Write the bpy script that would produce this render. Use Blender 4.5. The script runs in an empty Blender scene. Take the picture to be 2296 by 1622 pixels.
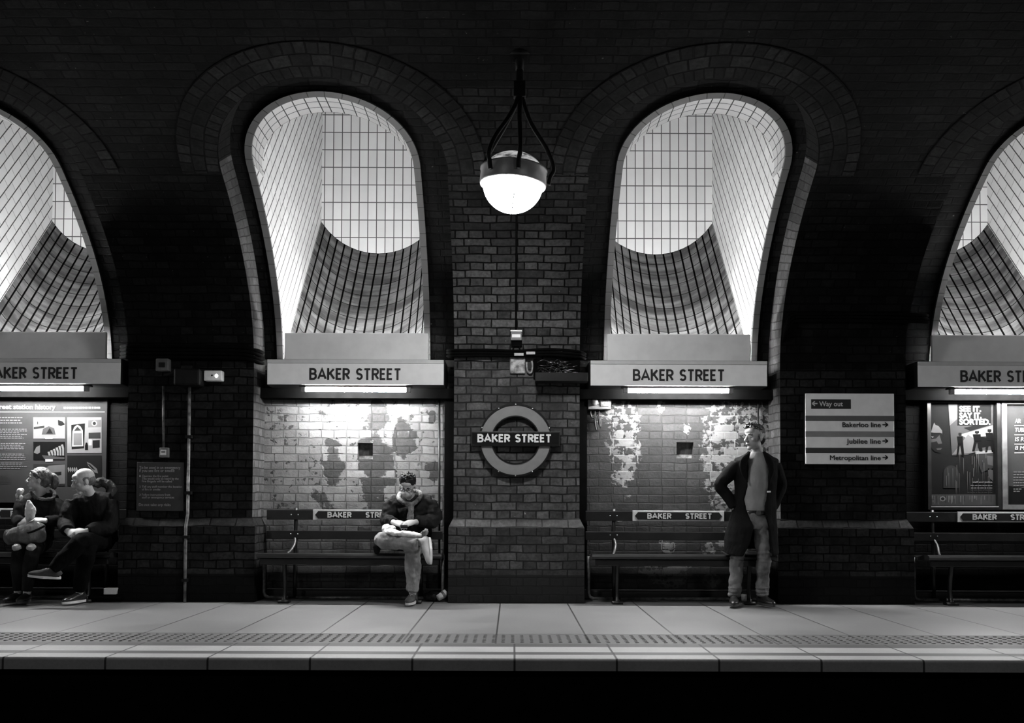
import bpy, math, random
from mathutils import Vector, Matrix, noise
PI = math.pi
random.seed(7)
sc = bpy.context.scene
col = sc.collection

# ------------------------------------------------------------------ camera
H_CAM = 0.97
F = 2090.0
PITCH = 1.67
cam_d = bpy.data.cameras.new('camera')
cam = bpy.data.objects.new('camera', cam_d)
col.objects.link(cam)
sc.camera = cam
cam_d.sensor_width = 36
cam_d.lens = F / 2296 * 36
CAM = Vector((-0.045, 0, H_CAM))
CY = 1130 - F * math.tan(math.radians(PITCH))
cam_d.shift_y = (CY - 811) / 2296
cam_d.clip_start = 0.05
RC = Matrix.Rotation(math.radians(90 + PITCH), 3, 'X') @ Matrix.Rotation(math.radians(0.2), 3, 'Z')
cam.matrix_world = Matrix.Translation(CAM) @ RC.to_4x4()

# ------------------------------------------------------------------ world, exposure
w = bpy.data.worlds.new('world'); sc.world = w; w.use_nodes = True
w.node_tree.nodes['Background'].inputs[0].default_value = (0, 0, 0, 1)
w.node_tree.nodes['Background'].inputs[1].default_value = 0
sc.view_settings.view_transform = 'Standard'
sc.view_settings.look = 'None'
sc.view_settings.gamma = 1
sc.view_settings.exposure = 0.0
sc.view_settings.use_curve_mapping = False
L_GLOBE = 120.0
L_TUBE = 540.0
L_SHAFT = 330.0

def P(px, py, D):
    """a point of the photograph taken at the distance D (metres along y)"""
    d = RC @ Vector(((px - 1148) / F, (CY - py) / F, -1))
    return CAM + d * (D / d.y)

# ------------------------------------------------------------------ materials
def new_mat(name):
    m = bpy.data.materials.new(name); m.use_nodes = True
    nt = m.node_tree
    return m, nt, nt.nodes['Principled BSDF']
def node(nt, t, **kw):
    n = nt.nodes.new(t)
    for k, v in kw.items(): setattr(n, k, v)
    return n
def math_(nt, op, a, b=None, c=None, clamp=False):
    n = node(nt, 'ShaderNodeMath', operation=op, use_clamp=clamp)
    for i, v in enumerate((a, b, c)):
        if v is None: continue
        if isinstance(v, (int, float)): n.inputs[i].default_value = v
        else: nt.links.new(v, n.inputs[i])
    return n.outputs[0]
def mixc(nt, f, a, b, mode='MIX'):
    n = node(nt, 'ShaderNodeMix', data_type='RGBA', blend_type=mode)
    for i, v in ((0, f), (6, a), (7, b)):
        if isinstance(v, (int, float)):
            n.inputs[i].default_value = v if i == 0 else (v, v, v, 1)
        else: nt.links.new(v, n.inputs[i])
    return n.outputs[2]
def ramp(nt, f, a, b, va=0.0, vb=1.0):
    n = node(nt, 'ShaderNodeMapRange', interpolation_type='SMOOTHSTEP')
    nt.links.new(f, n.inputs[0])
    n.inputs[1].default_value = a; n.inputs[2].default_value = b
    n.inputs[3].default_value = va; n.inputs[4].default_value = vb
    return n.outputs[0]
def noise_(nt, vec, scale, detail=4, rough=0.55, off=0.0, stretch=None):
    n = node(nt, 'ShaderNodeTexNoise')
    n.inputs['Scale'].default_value = scale; n.inputs['Detail'].default_value = detail
    n.inputs['Roughness'].default_value = rough
    mp = node(nt, 'ShaderNodeMapping')
    mp.inputs['Location'].default_value = (off, off * 1.7, off * .3)
    if stretch: mp.inputs['Scale'].default_value = stretch
    nt.links.new(vec, mp.inputs[0]); nt.links.new(mp.outputs[0], n.inputs[0])
    return n.outputs[0]
def bump(nt, b, h, strength=0.5, dist=0.01):
    n = node(nt, 'ShaderNodeBump')
    n.inputs['Strength'].default_value = strength; n.inputs['Distance'].default_value = dist
    nt.links.new(h, n.inputs['Height']); nt.links.new(n.outputs[0], b.inputs['Normal'])
def plain(name, v, rough=0.6, metal=0.0, var=0.25, scale=12, bmp=0.0, spec=0.5, coat=0.0):
    m, nt, b = new_mat(name)
    tc = node(nt, 'ShaderNodeTexCoord')
    n = noise_(nt, tc.outputs['Object'], scale, 5)
    c = mixc(nt, ramp(nt, n, .3, .7), v * (1 - var), v * (1 + var))
    nt.links.new(c, b.inputs['Base Color'])
    b.inputs['Roughness'].default_value = rough; b.inputs['Metallic'].default_value = metal
    b.inputs['Specular IOR Level'].default_value = spec
    b.inputs['Coat Weight'].default_value = coat
    if bmp: bump(nt, b, noise_(nt, tc.outputs['Object'], scale * 4, 4), bmp, .01)
    return m
def cloth(name, v, rough=0.9, var=0.35, weave=900, fold=0.5):
    m, nt, b = new_mat(name)
    tc = node(nt, 'ShaderNodeTexCoord')
    o = tc.outputs['Object']
    n = noise_(nt, o, 7, 4)
    f = noise_(nt, o, weave, 2)
    c = mixc(nt, ramp(nt, n, .3, .7), v * (1 - var), v * (1 + var))
    c = mixc(nt, ramp(nt, f, .35, .65), mixc(nt, .25, c, 0.0), c)
    nt.links.new(c, b.inputs['Base Color'])
    b.inputs['Roughness'].default_value = rough
    b.inputs['Specular IOR Level'].default_value = .25 if v > .1 else .08
    h = math_(nt, 'ADD', noise_(nt, o, 16, 3, .5, 3.0, (1, 1, .45)), math_(nt, 'MULTIPLY', f, .08))
    bump(nt, b, h, fold, .03)
    return m
def emit(name, L, v=1.0):
    m, nt, b = new_mat(name)
    b.inputs['Base Color'].default_value = (.8, .8, .8, 1)
    b.inputs['Emission Color'].default_value = (v, v, v, 1)
    b.inputs['Emission Strength'].default_value = L
    return m

def blobs(nt, uv, lst, amp=0.95, nscale=7, t=None):
    """union of noisy elliptical patches given in metres on the wall: (x, z, rx, rz)"""
    sep = node(nt, 'ShaderNodeSeparateXYZ'); nt.links.new(uv, sep.inputs[0])
    ns = math_(nt, 'MULTIPLY', math_(nt, 'SUBTRACT', noise_(nt, uv, nscale, 6, .62), .5), amp * 3)
    if t is not None: ns = math_(nt, 'ADD', ns, math_(nt, 'MULTIPLY', math_(nt, 'SUBTRACT', t, .35), .9))
    out = None
    for (x, z, rx, rz) in lst:
        a = math_(nt, 'POWER', math_(nt, 'ABSOLUTE', math_(nt, 'DIVIDE', math_(nt, 'SUBTRACT', sep.outputs[0], x), rx)), 1.7)
        c = math_(nt, 'POWER', math_(nt, 'ABSOLUTE', math_(nt, 'DIVIDE', math_(nt, 'SUBTRACT', sep.outputs[1], z), rz)), 1.7)
        d = math_(nt, 'ADD', math_(nt, 'ADD', a, c), ns)
        k = ramp(nt, d, 1.12, .88)
        out = k if out is None else math_(nt, 'MAXIMUM', out, k)
    return out

def brick(name, dark, light, mortar, soot=0.5, speck=0.0, row=0.082, bw=0.25, rough=0.75, msize=0.007,
          paint=None, bmp=0.8, base_dark=None, low_paint=None, mortar_bright=None, fade=None, spec=.35):
    m, nt, b = new_mat(name)
    uvn = node(nt, 'ShaderNodeUVMap'); uv = uvn.outputs[0]
    # wobble of the courses
    wn = node(nt, 'ShaderNodeTexNoise'); wn.inputs['Scale'].default_value = 5; wn.inputs['Detail'].default_value = 3
    nt.links.new(uv, wn.inputs[0])
    sub = node(nt, 'ShaderNodeVectorMath', operation='SUBTRACT'); nt.links.new(wn.outputs[1], sub.inputs[0]); sub.inputs[1].default_value = (.5, .5, .5)
    scl = node(nt, 'ShaderNodeVectorMath', operation='SCALE'); nt.links.new(sub.outputs[0], scl.inputs[0]); scl.inputs['Scale'].default_value = .030
    add = node(nt, 'ShaderNodeVectorMath', operation='ADD'); nt.links.new(uv, add.inputs[0]); nt.links.new(scl.outputs[0], add.inputs[1])
    br = node(nt, 'ShaderNodeTexBrick', offset=.5, offset_frequency=2, squash=.52, squash_frequency=2)
    nt.links.new(add.outputs[0], br.inputs['Vector'])
    br.inputs['Color1'].default_value = (0, 0, 0, 1); br.inputs['Color2'].default_value = (1, 1, 1, 1)
    br.inputs['Mortar'].default_value = (.5, .5, .5, 1)
    br.inputs['Scale'].default_value = 1; br.inputs['Mortar Size'].default_value = msize
    br.inputs['Mortar Smooth'].default_value = .35; br.inputs['Bias'].default_value = 0
    br.inputs['Brick Width'].default_value = bw; br.inputs['Row Height'].default_value = row
    fac = br.outputs['Fac']
    t = math_(nt, 'POWER', ramp(nt, br.outputs['Color'], .0, 1), 1.6)
    big = ramp(nt, noise_(nt, uv, 1.3, 5, .6, 3.1), .35, .68)
    fine = noise_(nt, uv, 32, 6, .65, 7)
    mid = noise_(nt, uv, 8, 5, .6, 11)
    v = math_(nt, 'ADD', math_(nt, 'MULTIPLY', t, .55), math_(nt, 'MULTIPLY', ramp(nt, mid, .25, .75), .45))
    c = mixc(nt, v, dark, light)
    c = mixc(nt, ramp(nt, fine, .3, .75, .0, .6), c, dark * .5)
    if speck:
        sp = ramp(nt, noise_(nt, uv, 21, 6, .7, 23), .66, .74)
        c = mixc(nt, math_(nt, 'MULTIPLY', sp, speck), c, .55)
    pm = None
    if paint:
        pm, pv = None, paint['v']
        if paint.get('all'):
            pm = ramp(nt, noise_(nt, uv, 3.5, 7, .62, 2.2), paint['all'] - .03, paint['all'] + .03)
        if paint.get('patch'):
            q = blobs(nt, uv, paint['patch'], t=t)
            pm = q if pm is None else math_(nt, 'MAXIMUM', pm, q)
        # peeled: whole bricks and chips are missing
        chips = ramp(nt, math_(nt, 'ADD', noise_(nt, uv, 17, 6, .6, 31), math_(nt, 'MULTIPLY', t, .22)), paint.get('chip', .35) , paint.get('chip', .35) + .05)
        pm = math_(nt, 'MULTIPLY', pm, chips)
        if paint.get('bare'):
            pm = math_(nt, 'MULTIPLY', pm, math_(nt, 'SUBTRACT', 1, blobs(nt, uv, paint['bare'], t=t)))
        sepz = node(nt, 'ShaderNodeSeparateXYZ'); nt.links.new(uv, sepz.inputs[0])
        lo = paint.get('low')
        if lo:
            pm = math_(nt, 'MULTIPLY', pm, ramp(nt, math_(nt, 'ADD', sepz.outputs[1], math_(nt, 'MULTIPLY', mid, .3)), lo, lo + .45, .22, 1))
        pc = mixc(nt, v, pv * .55, pv * 1.1)
        pc = mixc(nt, ramp(nt, fine, .45, .8, 0, .4), pc, pv * .3)
        c = mixc(nt, pm, c, pc)
    mc = mixc(nt, ramp(nt, noise_(nt, uv, 6, 4, .6, 5), .4, .65), mortar * .6, mortar * 1.4)
    if pm is not None and mortar_bright:
        mc = mixc(nt, pm, mc, mortar_bright)
    c = mixc(nt, fac, c, mc)
    c = mixc(nt, math_(nt, 'MULTIPLY', big, soot), c, .0)
    if fade:  # lamp falloff painted into the brick colour, darker higher up
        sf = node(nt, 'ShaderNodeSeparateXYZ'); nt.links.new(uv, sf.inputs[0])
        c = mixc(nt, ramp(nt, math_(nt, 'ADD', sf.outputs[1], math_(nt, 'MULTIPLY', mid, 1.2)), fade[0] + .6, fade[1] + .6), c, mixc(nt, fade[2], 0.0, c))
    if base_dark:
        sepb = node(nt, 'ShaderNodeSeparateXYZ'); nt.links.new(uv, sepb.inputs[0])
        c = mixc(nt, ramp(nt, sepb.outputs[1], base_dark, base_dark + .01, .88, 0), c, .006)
    nt.links.new(c, b.inputs['Base Color'])
    b.inputs['Roughness'].default_value = rough
    if pm is not None:
        nt.links.new(ramp(nt, pm, 0, 1, .7, .42), b.inputs['Roughness'])
    b.inputs['Specular IOR Level'].default_value = spec
    h = math_(nt, 'SUBTRACT', math_(nt, 'MULTIPLY', mid, .5), fac)
    h = math_(nt, 'ADD', h, math_(nt, 'MULTIPLY', fine, .35))
    h = math_(nt, 'ADD', h, math_(nt, 'MULTIPLY', t, .3))
    if pm is not None: h = math_(nt, 'ADD', h, math_(nt, 'MULTIPLY', pm, .25))
    bump(nt, b, h, bmp, .012)
    return m

def tiles(name, v, line, wu, wv, offset=0.0, msize=0.004, dirt=0.0, rough=0.3, bold=None, stain=0.15, boldv=None):
    """glazed tiles; u and v of the tile in metres"""
    m, nt, b = new_mat(name)
    uv = node(nt, 'ShaderNodeUVMap').outputs[0]
    br = node(nt, 'ShaderNodeTexBrick', offset=offset, offset_frequency=2, squash=1, squash_frequency=1)
    nt.links.new(uv, br.inputs['Vector'])
    br.inputs['Color1'].default_value = (0, 0, 0, 1); br.inputs['Color2'].default_value = (1, 1, 1, 1)
    br.inputs['Scale'].default_value = 1; br.inputs['Mortar Size'].default_value = msize
    br.inputs['Mortar Smooth'].default_value = .1
    br.inputs['Brick Width'].default_value = wu; br.inputs['Row Height'].default_value = wv
    c = mixc(nt, br.outputs['Color'], v * .86, v)
    big = ramp(nt, noise_(nt, uv, 2.2, 5, .6, 1.3), .3, .75)
    c = mixc(nt, math_(nt, 'MULTIPLY', big, stain), c, v * .4)
    if dirt:
        # grime gathered in bands across the sill (v runs down the slope)
        band = noise_(nt, uv, 4.5, 6, .65, 9, (.28, 1.6, 1))
        c = mixc(nt, math_(nt, 'MULTIPLY', ramp(nt, band, .36, .62), dirt), c, .02)
        dr = noise_(nt, uv, 30, 5, .6, 4, (1, .15, 1))
        c = mixc(nt, ramp(nt, dr, .5, .8, 0, .4), c, .04)
    fac = br.outputs['Fac']
    if bold:
        # wide dirty joints that run along v
        sep = node(nt, 'ShaderNodeSeparateXYZ'); nt.links.new(uv, sep.inputs[0])
        q = math_(nt, 'ABSOLUTE', math_(nt, 'SUBTRACT', math_(nt, 'FRACT', math_(nt, 'DIVIDE', sep.outputs[0], wu)), .5))
        q = ramp(nt, q, .5 - bold / wu, .5 - bold * .6 / wu)
        fac = math_(nt, 'MAXIMUM', fac, q)
    if boldv:
        sep = node(nt, 'ShaderNodeSeparateXYZ'); nt.links.new(uv, sep.inputs[0])
        q = math_(nt, 'ABSOLUTE', math_(nt, 'SUBTRACT', math_(nt, 'FRACT', math_(nt, 'DIVIDE', sep.outputs[1], wv)), .5))
        fac = math_(nt, 'MAXIMUM', fac, ramp(nt, q, .5 - boldv / wv, .5 - boldv * .6 / wv))
    c = mixc(nt, fac, c, line)
    nt.links.new(c, b.inputs['Base Color'])
    nt.links.new(ramp(nt, fac, 0, 1, rough, 1), b.inputs['Roughness']); nt.links.new(ramp(nt, fac, 0, 1, .5, 0), b.inputs['Specular IOR Level'])
    bump(nt, b, math_(nt, 'SUBTRACT', noise_(nt, uv, 5, 2), fac), .25, .004)
    return m

# ------------------------------------------------------------------ mesh helpers
class MB:
    def __init__(s): s.v = []; s.f = []; s.uv = []; s.mi = []
    def add(s, vs, fs, mi=0, uvs=None):
        o = len(s.v); s.v += [Vector(p) for p in vs]
        for k, f in enumerate(fs):
            s.f.append([i + o for i in f]); s.mi.append(mi)
            s.uv.append(uvs[k] if uvs else None)
        return s
    def quad(s, a, b, c, d, mi=0, uv=None): return s.add([a, b, c, d], [(0, 1, 2, 3)], mi, [uv] if uv else None)
    def box(s, x0, x1, y0, y1, z0, z1, mi=0):
        v = [(x, y, z) for z in (z0, z1) for y in (y0, y1) for x in (x0, x1)]
        return s.add(v, [(0, 2, 3, 1), (4, 5, 7, 6), (0, 1, 5, 4), (2, 6, 7, 3), (0, 4, 6, 2), (1, 3, 7, 5)], mi)
    def tube(s, pts, r, n=10, mi=0, cap=True, smooth=1):
        pts = [Vector(p) for p in pts]
        rr = r if isinstance(r, (list, tuple)) else [r] * len(pts)
        return s.loft(pts, [(q, q) for q in rr], None, n, mi, smooth)
    def loft(s, pts, rads, ref=None, n=16, mi=0, sub=1):
        pts = [Vector(p) for p in pts]
        rads = [(r, r) if isinstance(r, (int, float)) else r for r in rads]
        if sub > 1 and len(pts) > 2:
            P2, R2 = [], []
            m = len(pts)
            def cr(a, b, c, d, t):
                return .5 * ((2 * b) + (c - a) * t + (2 * a - 5 * b + 4 * c - d) * t * t + (3 * b - a - 3 * c + d) * t ** 3)
            for i in range(m - 1):
                a, b_, c, d = pts[max(i - 1, 0)], pts[i], pts[i + 1], pts[min(i + 2, m - 1)]
                ra, rb, rc, rd = rads[max(i - 1, 0)], rads[i], rads[i + 1], rads[min(i + 2, m - 1)]
                for k in range(sub):
                    t = k / sub
                    P2.append(cr(a, b_, c, d, t))
                    R2.append(tuple(max(.001, cr(ra[j], rb[j], rc[j], rd[j], t)) for j in (0, 1)))
            P2.append(pts[-1]); R2.append(rads[-1]); pts, rads = P2, R2
        m = len(pts)
        T = []
        for i in range(m):
            t = pts[min(i + 1, m - 1)] - pts[max(i - 1, 0)]
            T.append(t.normalized() if t.length > 1e-9 else Vector((0, 0, 1)))
        if ref is None:
            ref0 = Vector((1, 0, 0)) if abs(T[0].x) < .9 else Vector((0, 1, 0))
        else: ref0 = Vector(ref)
        vs = []; u = ref0
        for i in range(m):
            base = ref0 if ref is not None else u
            u = base - T[i] * base.dot(T[i])
            if u.length < 1e-5: u = T[i].orthogonal()
            u.normalize(); w_ = T[i].cross(u)
            for k in range(n):
                a = 2 * PI * k / n
                vs.append(pts[i] + u * (rads[i][0] * math.cos(a)) + w_ * (rads[i][1] * math.sin(a)))
        fs = []
        for i in range(m - 1):
            for k in range(n):
                k2 = (k + 1) % n
                fs.append((i * n + k, i * n + k2, (i + 1) * n + k2, (i + 1) * n + k))
        fs.append(tuple(range(n - 1, -1, -1))); fs.append(tuple((m - 1) * n + k for k in range(n)))
        return s.add(vs, fs, mi)
    def ell(s, c, r, R=None, n=16, m=10, mi=0):
        c = Vector(c); R = R or Matrix.Identity(3)
        vs = [c + R @ Vector((0, 0, -r[2]))]
        for i in range(1, m):
            ph = -PI / 2 + PI * i / m
            for k in range(n):
                a = 2 * PI * k / n
                vs.append(c + R @ Vector((r[0] * math.cos(ph) * math.cos(a), r[1] * math.cos(ph) * math.sin(a), r[2] * math.sin(ph))))
        vs.append(c + R @ Vector((0, 0, r[2])))
        fs = [(0, 1 + (k + 1) % n, 1 + k) for k in range(n)]
        for i in range(m - 2):
            for k in range(n):
                a = 1 + i * n
                fs.append((a + k, a + (k + 1) % n, a + n + (k + 1) % n, a + n + k))
        a = 1 + (m - 2) * n; t = len(vs) - 1
        fs += [(a + k, a + (k + 1) % n, t) for k in range(n)]
        return s.add(vs, fs, mi)
    def lathe(s, prof, c, n=40, mi=0, R=None):
        """profile of (radius, z)"""
        c = Vector(c); R = R or Matrix.Identity(3); vs = []; fs = []
        for (r, z) in prof:
            for k in range(n):
                a = 2 * PI * k / n
                vs.append(c + R @ Vector((r * math.cos(a), r * math.sin(a), z)))
        for i in range(len(prof) - 1):
            for k in range(n):
                fs.append((i * n + k, i * n + (k + 1) % n, (i + 1) * n + (k + 1) % n, (i + 1) * n + k))
        return s.add(vs, fs, mi)
    def poly(s, pts, y0, y1, mi=0):
        """extrude an outline of (x, z), given counter-clockwise as the camera sees it, from y0 (front) to y1"""
        n = len(pts)
        vs = [(x, y0, z) for x, z in pts] + [(x, y1, z) for x, z in pts]
        fs = [tuple(range(n)), tuple(range(2 * n - 1, n - 1, -1))]
        fs += [(i, i + n, (i + 1) % n + n, (i + 1) % n) for i in range(n)]
        return s.add(vs, fs, mi)
    def xf(s, M):
        s.v = [M @ p for p in s.v]; return s
    def build(s, name, mats, parent=None, smooth=False, bevel=0, auto=None):
        if not isinstance(mats, (list, tuple)): mats = [mats]
        lo = Vector([min(p[i] for p in s.v) for i in range(3)]); hi = Vector([max(p[i] for p in s.v) for i in range(3)])
        c = Vector(((lo.x + hi.x) / 2, (lo.y + hi.y) / 2, lo.z))
        me = bpy.data.meshes.new(name)
        me.from_pydata([p - c for p in s.v], [], s.f)
        for m in mats: me.materials.append(m)
        me.polygons.foreach_set('material_index', s.mi)
        uvl = me.uv_layers.new(name='UVMap')
        for p, u in zip(me.polygons, s.uv):
            if u:
                for li, q in zip(p.loop_indices, u): uvl.data[li].uv = q
        if smooth: me.polygons.foreach_set('use_smooth', [True] * len(me.polygons))
        o = bpy.data.objects.new(name, me); col.objects.link(o)
        put(o, c, parent)
        if bevel:
            b = o.modifiers.new('bevel', 'BEVEL'); b.width = bevel; b.segments = 2; b.limit_method = 'ANGLE'
        return o

WL = {}
def put(o, c, parent):
    WL[o.name] = Vector(c)
    if parent is not None:
        o.parent = parent; o.location = Vector(c) - WL[parent.name]
    else: o.location = c
def tag(o, label=None, cat=None, group=None, kind=None):
    if label: o['label'] = label
    if cat: o['category'] = cat
    if group: o['group'] = group
    if kind: o['kind'] = kind
    return o
def empty(name, loc, label, cat, group=None):
    o = bpy.data.objects.new(name, None); col.objects.link(o); o.empty_display_size = .1
    put(o, loc, None); return tag(o, label, cat, group)
def kids(o): return [c for c in bpy.data.objects if c.parent == o]
def copy_tree(o, dx, label=None, parent=None):
    c = o.copy(); col.objects.link(c)
    if parent is not None: c.parent = parent
    else:
        c.location = o.location + Vector(dx); WL[c.name] = WL[o.name] + Vector(dx)
        if label: c['label'] = label
    for ch in kids(o): copy_tree(ch, dx, None, c)
    return c
def struct(mb, name, mats, smooth=False, bevel=0):
    o = mb.build(name, mats, None, smooth, bevel); o['kind'] = 'structure'; return o

def remeshed(mb, name, voxel, mats, parent, smooth=4, amp=0.0, fr=6.0, tree=None):
    """one continuous skin over overlapping lofts"""
    me = bpy.data.meshes.new('tmp'); me.from_pydata(mb.v, [], mb.f)
    o = bpy.data.objects.new('tmp', me); col.objects.link(o)
    r = o.modifiers.new('r', 'REMESH'); r.mode = 'VOXEL'; r.voxel_size = voxel; r.adaptivity = 0
    sm = o.modifiers.new('s', 'SMOOTH'); sm.iterations = smooth; sm.factor = .5
    dg = bpy.context.evaluated_depsgraph_get()
    m2 = bpy.data.meshes.new_from_object(o.evaluated_get(dg))
    bpy.data.objects.remove(o); bpy.data.meshes.remove(me)
    co = [v.co.copy() for v in m2.vertices]
    if amp:
        nr = [v.normal.copy() for v in m2.vertices]
        co = [p + n * (amp * (noise.noise(Vector((p.x, p.y, p.z * .7)) * fr) + .5 * noise.noise(p * fr * 2.3))) for p, n in zip(co, nr)]
    lo = Vector([min(p[i] for p in co) for i in range(3)]); hi = Vector([max(p[i] for p in co) for i in range(3)])
    c = Vector(((lo.x + hi.x) / 2, (lo.y + hi.y) / 2, lo.z))
    for v, p in zip(m2.vertices, co): v.co = p - c
    m2.name = name
    m2.materials.clear()
    m2.materials.append(mats)
    m2.polygons.foreach_set('use_smooth', [True] * len(m2.polygons))
    o = bpy.data.objects.new(name, m2); col.objects.link(o); put(o, c, parent)
    return o

# ------------------------------------------------------------------ lettering
def text(name, body, x0, x1, zb, cap, y, mat, parent, bold=0.0, th=0.003, shear=0.0):
    """a line of lettering in the x-z plane, front at y, fitted between x0 and x1"""
    cu = bpy.data.curves.new('t', 'FONT'); cu.body = body; cu.size = 1; cu.shear = shear
    cu.extrude = 0.01; cu.resolution_u = 4
    o = bpy.data.objects.new('t', cu); col.objects.link(o)
    dg = bpy.context.evaluated_depsgraph_get()
    me = bpy.data.meshes.new_from_object(o.evaluated_get(dg))
    bpy.data.objects.remove(o)
    xs = [v.co.x for v in me.vertices]; a, b = min(xs), max(xs)
    sx = (x1 - x0 - 2 * bold * cap) / (b - a); sz = cap / 0.73
    c = Vector(((x0 + x1) / 2, y, zb)); vs = []; fs = []
    offs = [(0, 0)] + ([(math.cos(PI * k / 4), math.sin(PI * k / 4)) for k in range(8)] if bold else [])
    for kk, (ox, oz) in enumerate(offs):      # heavier weights: the outline repeated round a small circle
        n0 = len(vs)
        for v in me.vertices:
            x, yy, z = v.co
            vs.append(Vector((x0 + (x - a) * sx + bold * cap * (1 + ox), y - th - kk * .00025 if z > 0 else y - kk * .00025, zb + yy * sz + oz * bold * cap)) - c)
        fs += [[n0 + q for q in p.vertices] for p in me.polygons]
    bpy.data.meshes.remove(me)
    me = bpy.data.meshes.new(name); me.from_pydata(vs, [], fs)
    me.materials.clear(); me.materials.append(mat); me.name = name
    o = bpy.data.objects.new(name, me); col.objects.link(o); put(o, c, parent)
    return o
def arc(cx, cz, rx, rz, a0, a1, n=12):
    return [(cx + rx * math.cos(math.radians(a0 + (a1 - a0) * i / n)), cz + rz * math.sin(math.radians(a0 + (a1 - a0) * i / n))) for i in range(n + 1)]
GL = {
 'B': (.60, [[(0, 0), (0, 1)], [(0, 1), (.30, 1)] + arc(.30, .765, .26, .235, 90, -90) + [(0, .53)], [(0, .53), (.33, .53)] + arc(.33, .265, .28, .265, 90, -90) + [(0, 0)]]),
 'A': (.80, [[(0, 0), (.40, 1), (.80, 0)], [(.13, .30), (.67, .30)]]),
 'K': (.66, [[(0, 0), (0, 1)], [(.60, 1), (.02, .42)], [(.21, .60), (.66, 0)]]),
 'E': (.48, [[(.48, 1), (0, 1), (0, 0), (.48, 0)], [(0, .52), (.42, .52)]]),
 'R': (.60, [[(0, 0), (0, 1)], [(0, 1), (.30, 1)] + arc(.30, .74, .27, .26, 90, -90) + [(0, .48)], [(.26, .48), (.60, 0)]]),
 'S': (.54, [arc(.27, .75, .25, .25, 25, 90, 5) + arc(.27, .75, .25, .25, 90, 250, 10) + [(.36, .47)] + arc(.27, .25, .26, .25, 55, -90, 10) + arc(.27, .25, .26, .25, -90, -155, 5)]),
 'T': (.64, [[(0, 1), (.64, 1)], [(.32, 1), (.32, 0)]]),
}
def stroke_word(name, word, x0, x1, zb, cap, y, mat, parent, t=0.17, gap=0.27, th=0.004, space=.62):
    """sans-serif capitals drawn as strokes of even weight, one mesh per word"""
    if ' ' in word:
        wl = [sum(GL[c][0] for c in q) + gap * (len(q) - 1) for q in word.split(' ')]
        tot = sum(wl) + space + gap * 0; k = (x1 - x0 - 2 * t * cap) / tot; x = x0
        for q, l in zip(word.split(' '), wl):
            o = stroke_word(name, q, x, x + l * k + t * cap, zb, cap, y, mat, parent, t, gap, th); x += l * k + t * cap + space * k
        return o
    wt = 0
    for ch in word: wt += (space if ch == ' ' else GL[ch][0] + gap)
    wt -= gap
    k = (x1 - x0 - t * cap) / wt
    kz = cap * (1 - t)
    mb = MB(); x = 0
    hw = t * cap / 2
    for ch in word:
        if ch == ' ': x += space; continue
        wd, ss = GL[ch]
        for si_, st in enumerate(ss):
            yo = y - .0004 * si_
            q = []
            for a, b in st:
                v_ = Vector((x0 + hw + (x + a) * k, zb + hw + b * kz))
                if not q or (v_ - q[-1]).length > 1e-5: q.append(v_)
            L = []; R_ = []
            m = len(q)
            for i in range(m):
                d1 = (q[i] - q[i - 1]).normalized() if i else None
                d2 = (q[i + 1] - q[i]).normalized() if i < m - 1 else None
                if d1 is None: d1 = d2
                if d2 is None: d2 = d1
                n1 = Vector((-d1.y, d1.x)); n2 = Vector((-d2.y, d2.x))
                nn = (n1 + n2)
                nn = nn.normalized() if nn.length > .01 else n1
                sc_ = min(1 / max(nn.dot(n1), .35), 1.9)
                e = Vector((0, 0))
                if i == 0 and ch in 'BEKRT' : e = -d1 * hw * (1 if ch in 'BER' or q[0].y < zb + cap * .3 or q[0].y > zb + cap * .7 else 0)
                L.append(q[i] + nn * hw * sc_ ); R_.append(q[i] - nn * hw * sc_)
            if len(st) == 2 and (st[0][0] == st[1][0]):   # stems reach the full height
                d = (q[1] - q[0]).normalized() * hw
                L[0] -= d; R_[0] -= d; L[1] += d; R_[1] += d
            for i in range(m - 1):
                a, b, c, d = R_[i], R_[i + 1], L[i + 1], L[i]
                mb.add([(a.x, yo - th, a.y), (b.x, yo - th, b.y), (c.x, yo - th, c.y), (d.x, yo - th, d.y)], [(0, 1, 2, 3)])
                mb.add([(a.x, yo, a.y), (b.x, yo, b.y), (b.x, yo - th, b.y), (a.x, yo - th, a.y)], [(0, 1, 2, 3)])
                mb.add([(d.x, yo - th, d.y), (c.x, yo - th, c.y), (c.x, yo, c.y), (d.x, yo, d.y)], [(0, 1, 2, 3)])
        x += wd + gap
    return mb.build(name, mat, parent)
# ------------------------------------------------------------------ materials used
M = {}
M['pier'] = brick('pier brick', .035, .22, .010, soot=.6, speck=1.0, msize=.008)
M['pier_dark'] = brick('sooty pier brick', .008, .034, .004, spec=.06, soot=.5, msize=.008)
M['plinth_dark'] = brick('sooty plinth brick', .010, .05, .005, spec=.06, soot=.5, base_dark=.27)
M['plinth'] = brick('plinth brick', .02, .12, .008, soot=.5, base_dark=.27)
M['pier_up'] = brick('pier brick with painted lamp falloff', .030, .20, .010, spec=.06, soot=.5, speck=.6, msize=.008, fade=(2.3, 4.0, .2))  # painted lamplight: pale brick near the globe lamp, darkening upwards
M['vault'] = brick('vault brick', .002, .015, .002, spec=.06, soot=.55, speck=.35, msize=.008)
M['jamb_up'] = brick('dark upper jamb brick', .015, .09, .006, soot=.7)  # darker brick for the jambs above the springing
M['jamb'] = brick('jamb brick', .035, .15, .015, soot=.6)
M['ring'] = brick('arch ring brick', .006, .034, .003, spec=.06, soot=.5, row=.115, bw=.082 * 2, msize=.008)
Z = lambda py, D=9.6: H_CAM + (1130 - py) * D / F
X = lambda px, D=9.6: (px - 1148) * D / F + CAM.x
def pb(l): return [(X(a), Z(b), c * 9.6 / F, d * 9.6 / F) for a, b, c, d in l]
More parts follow.
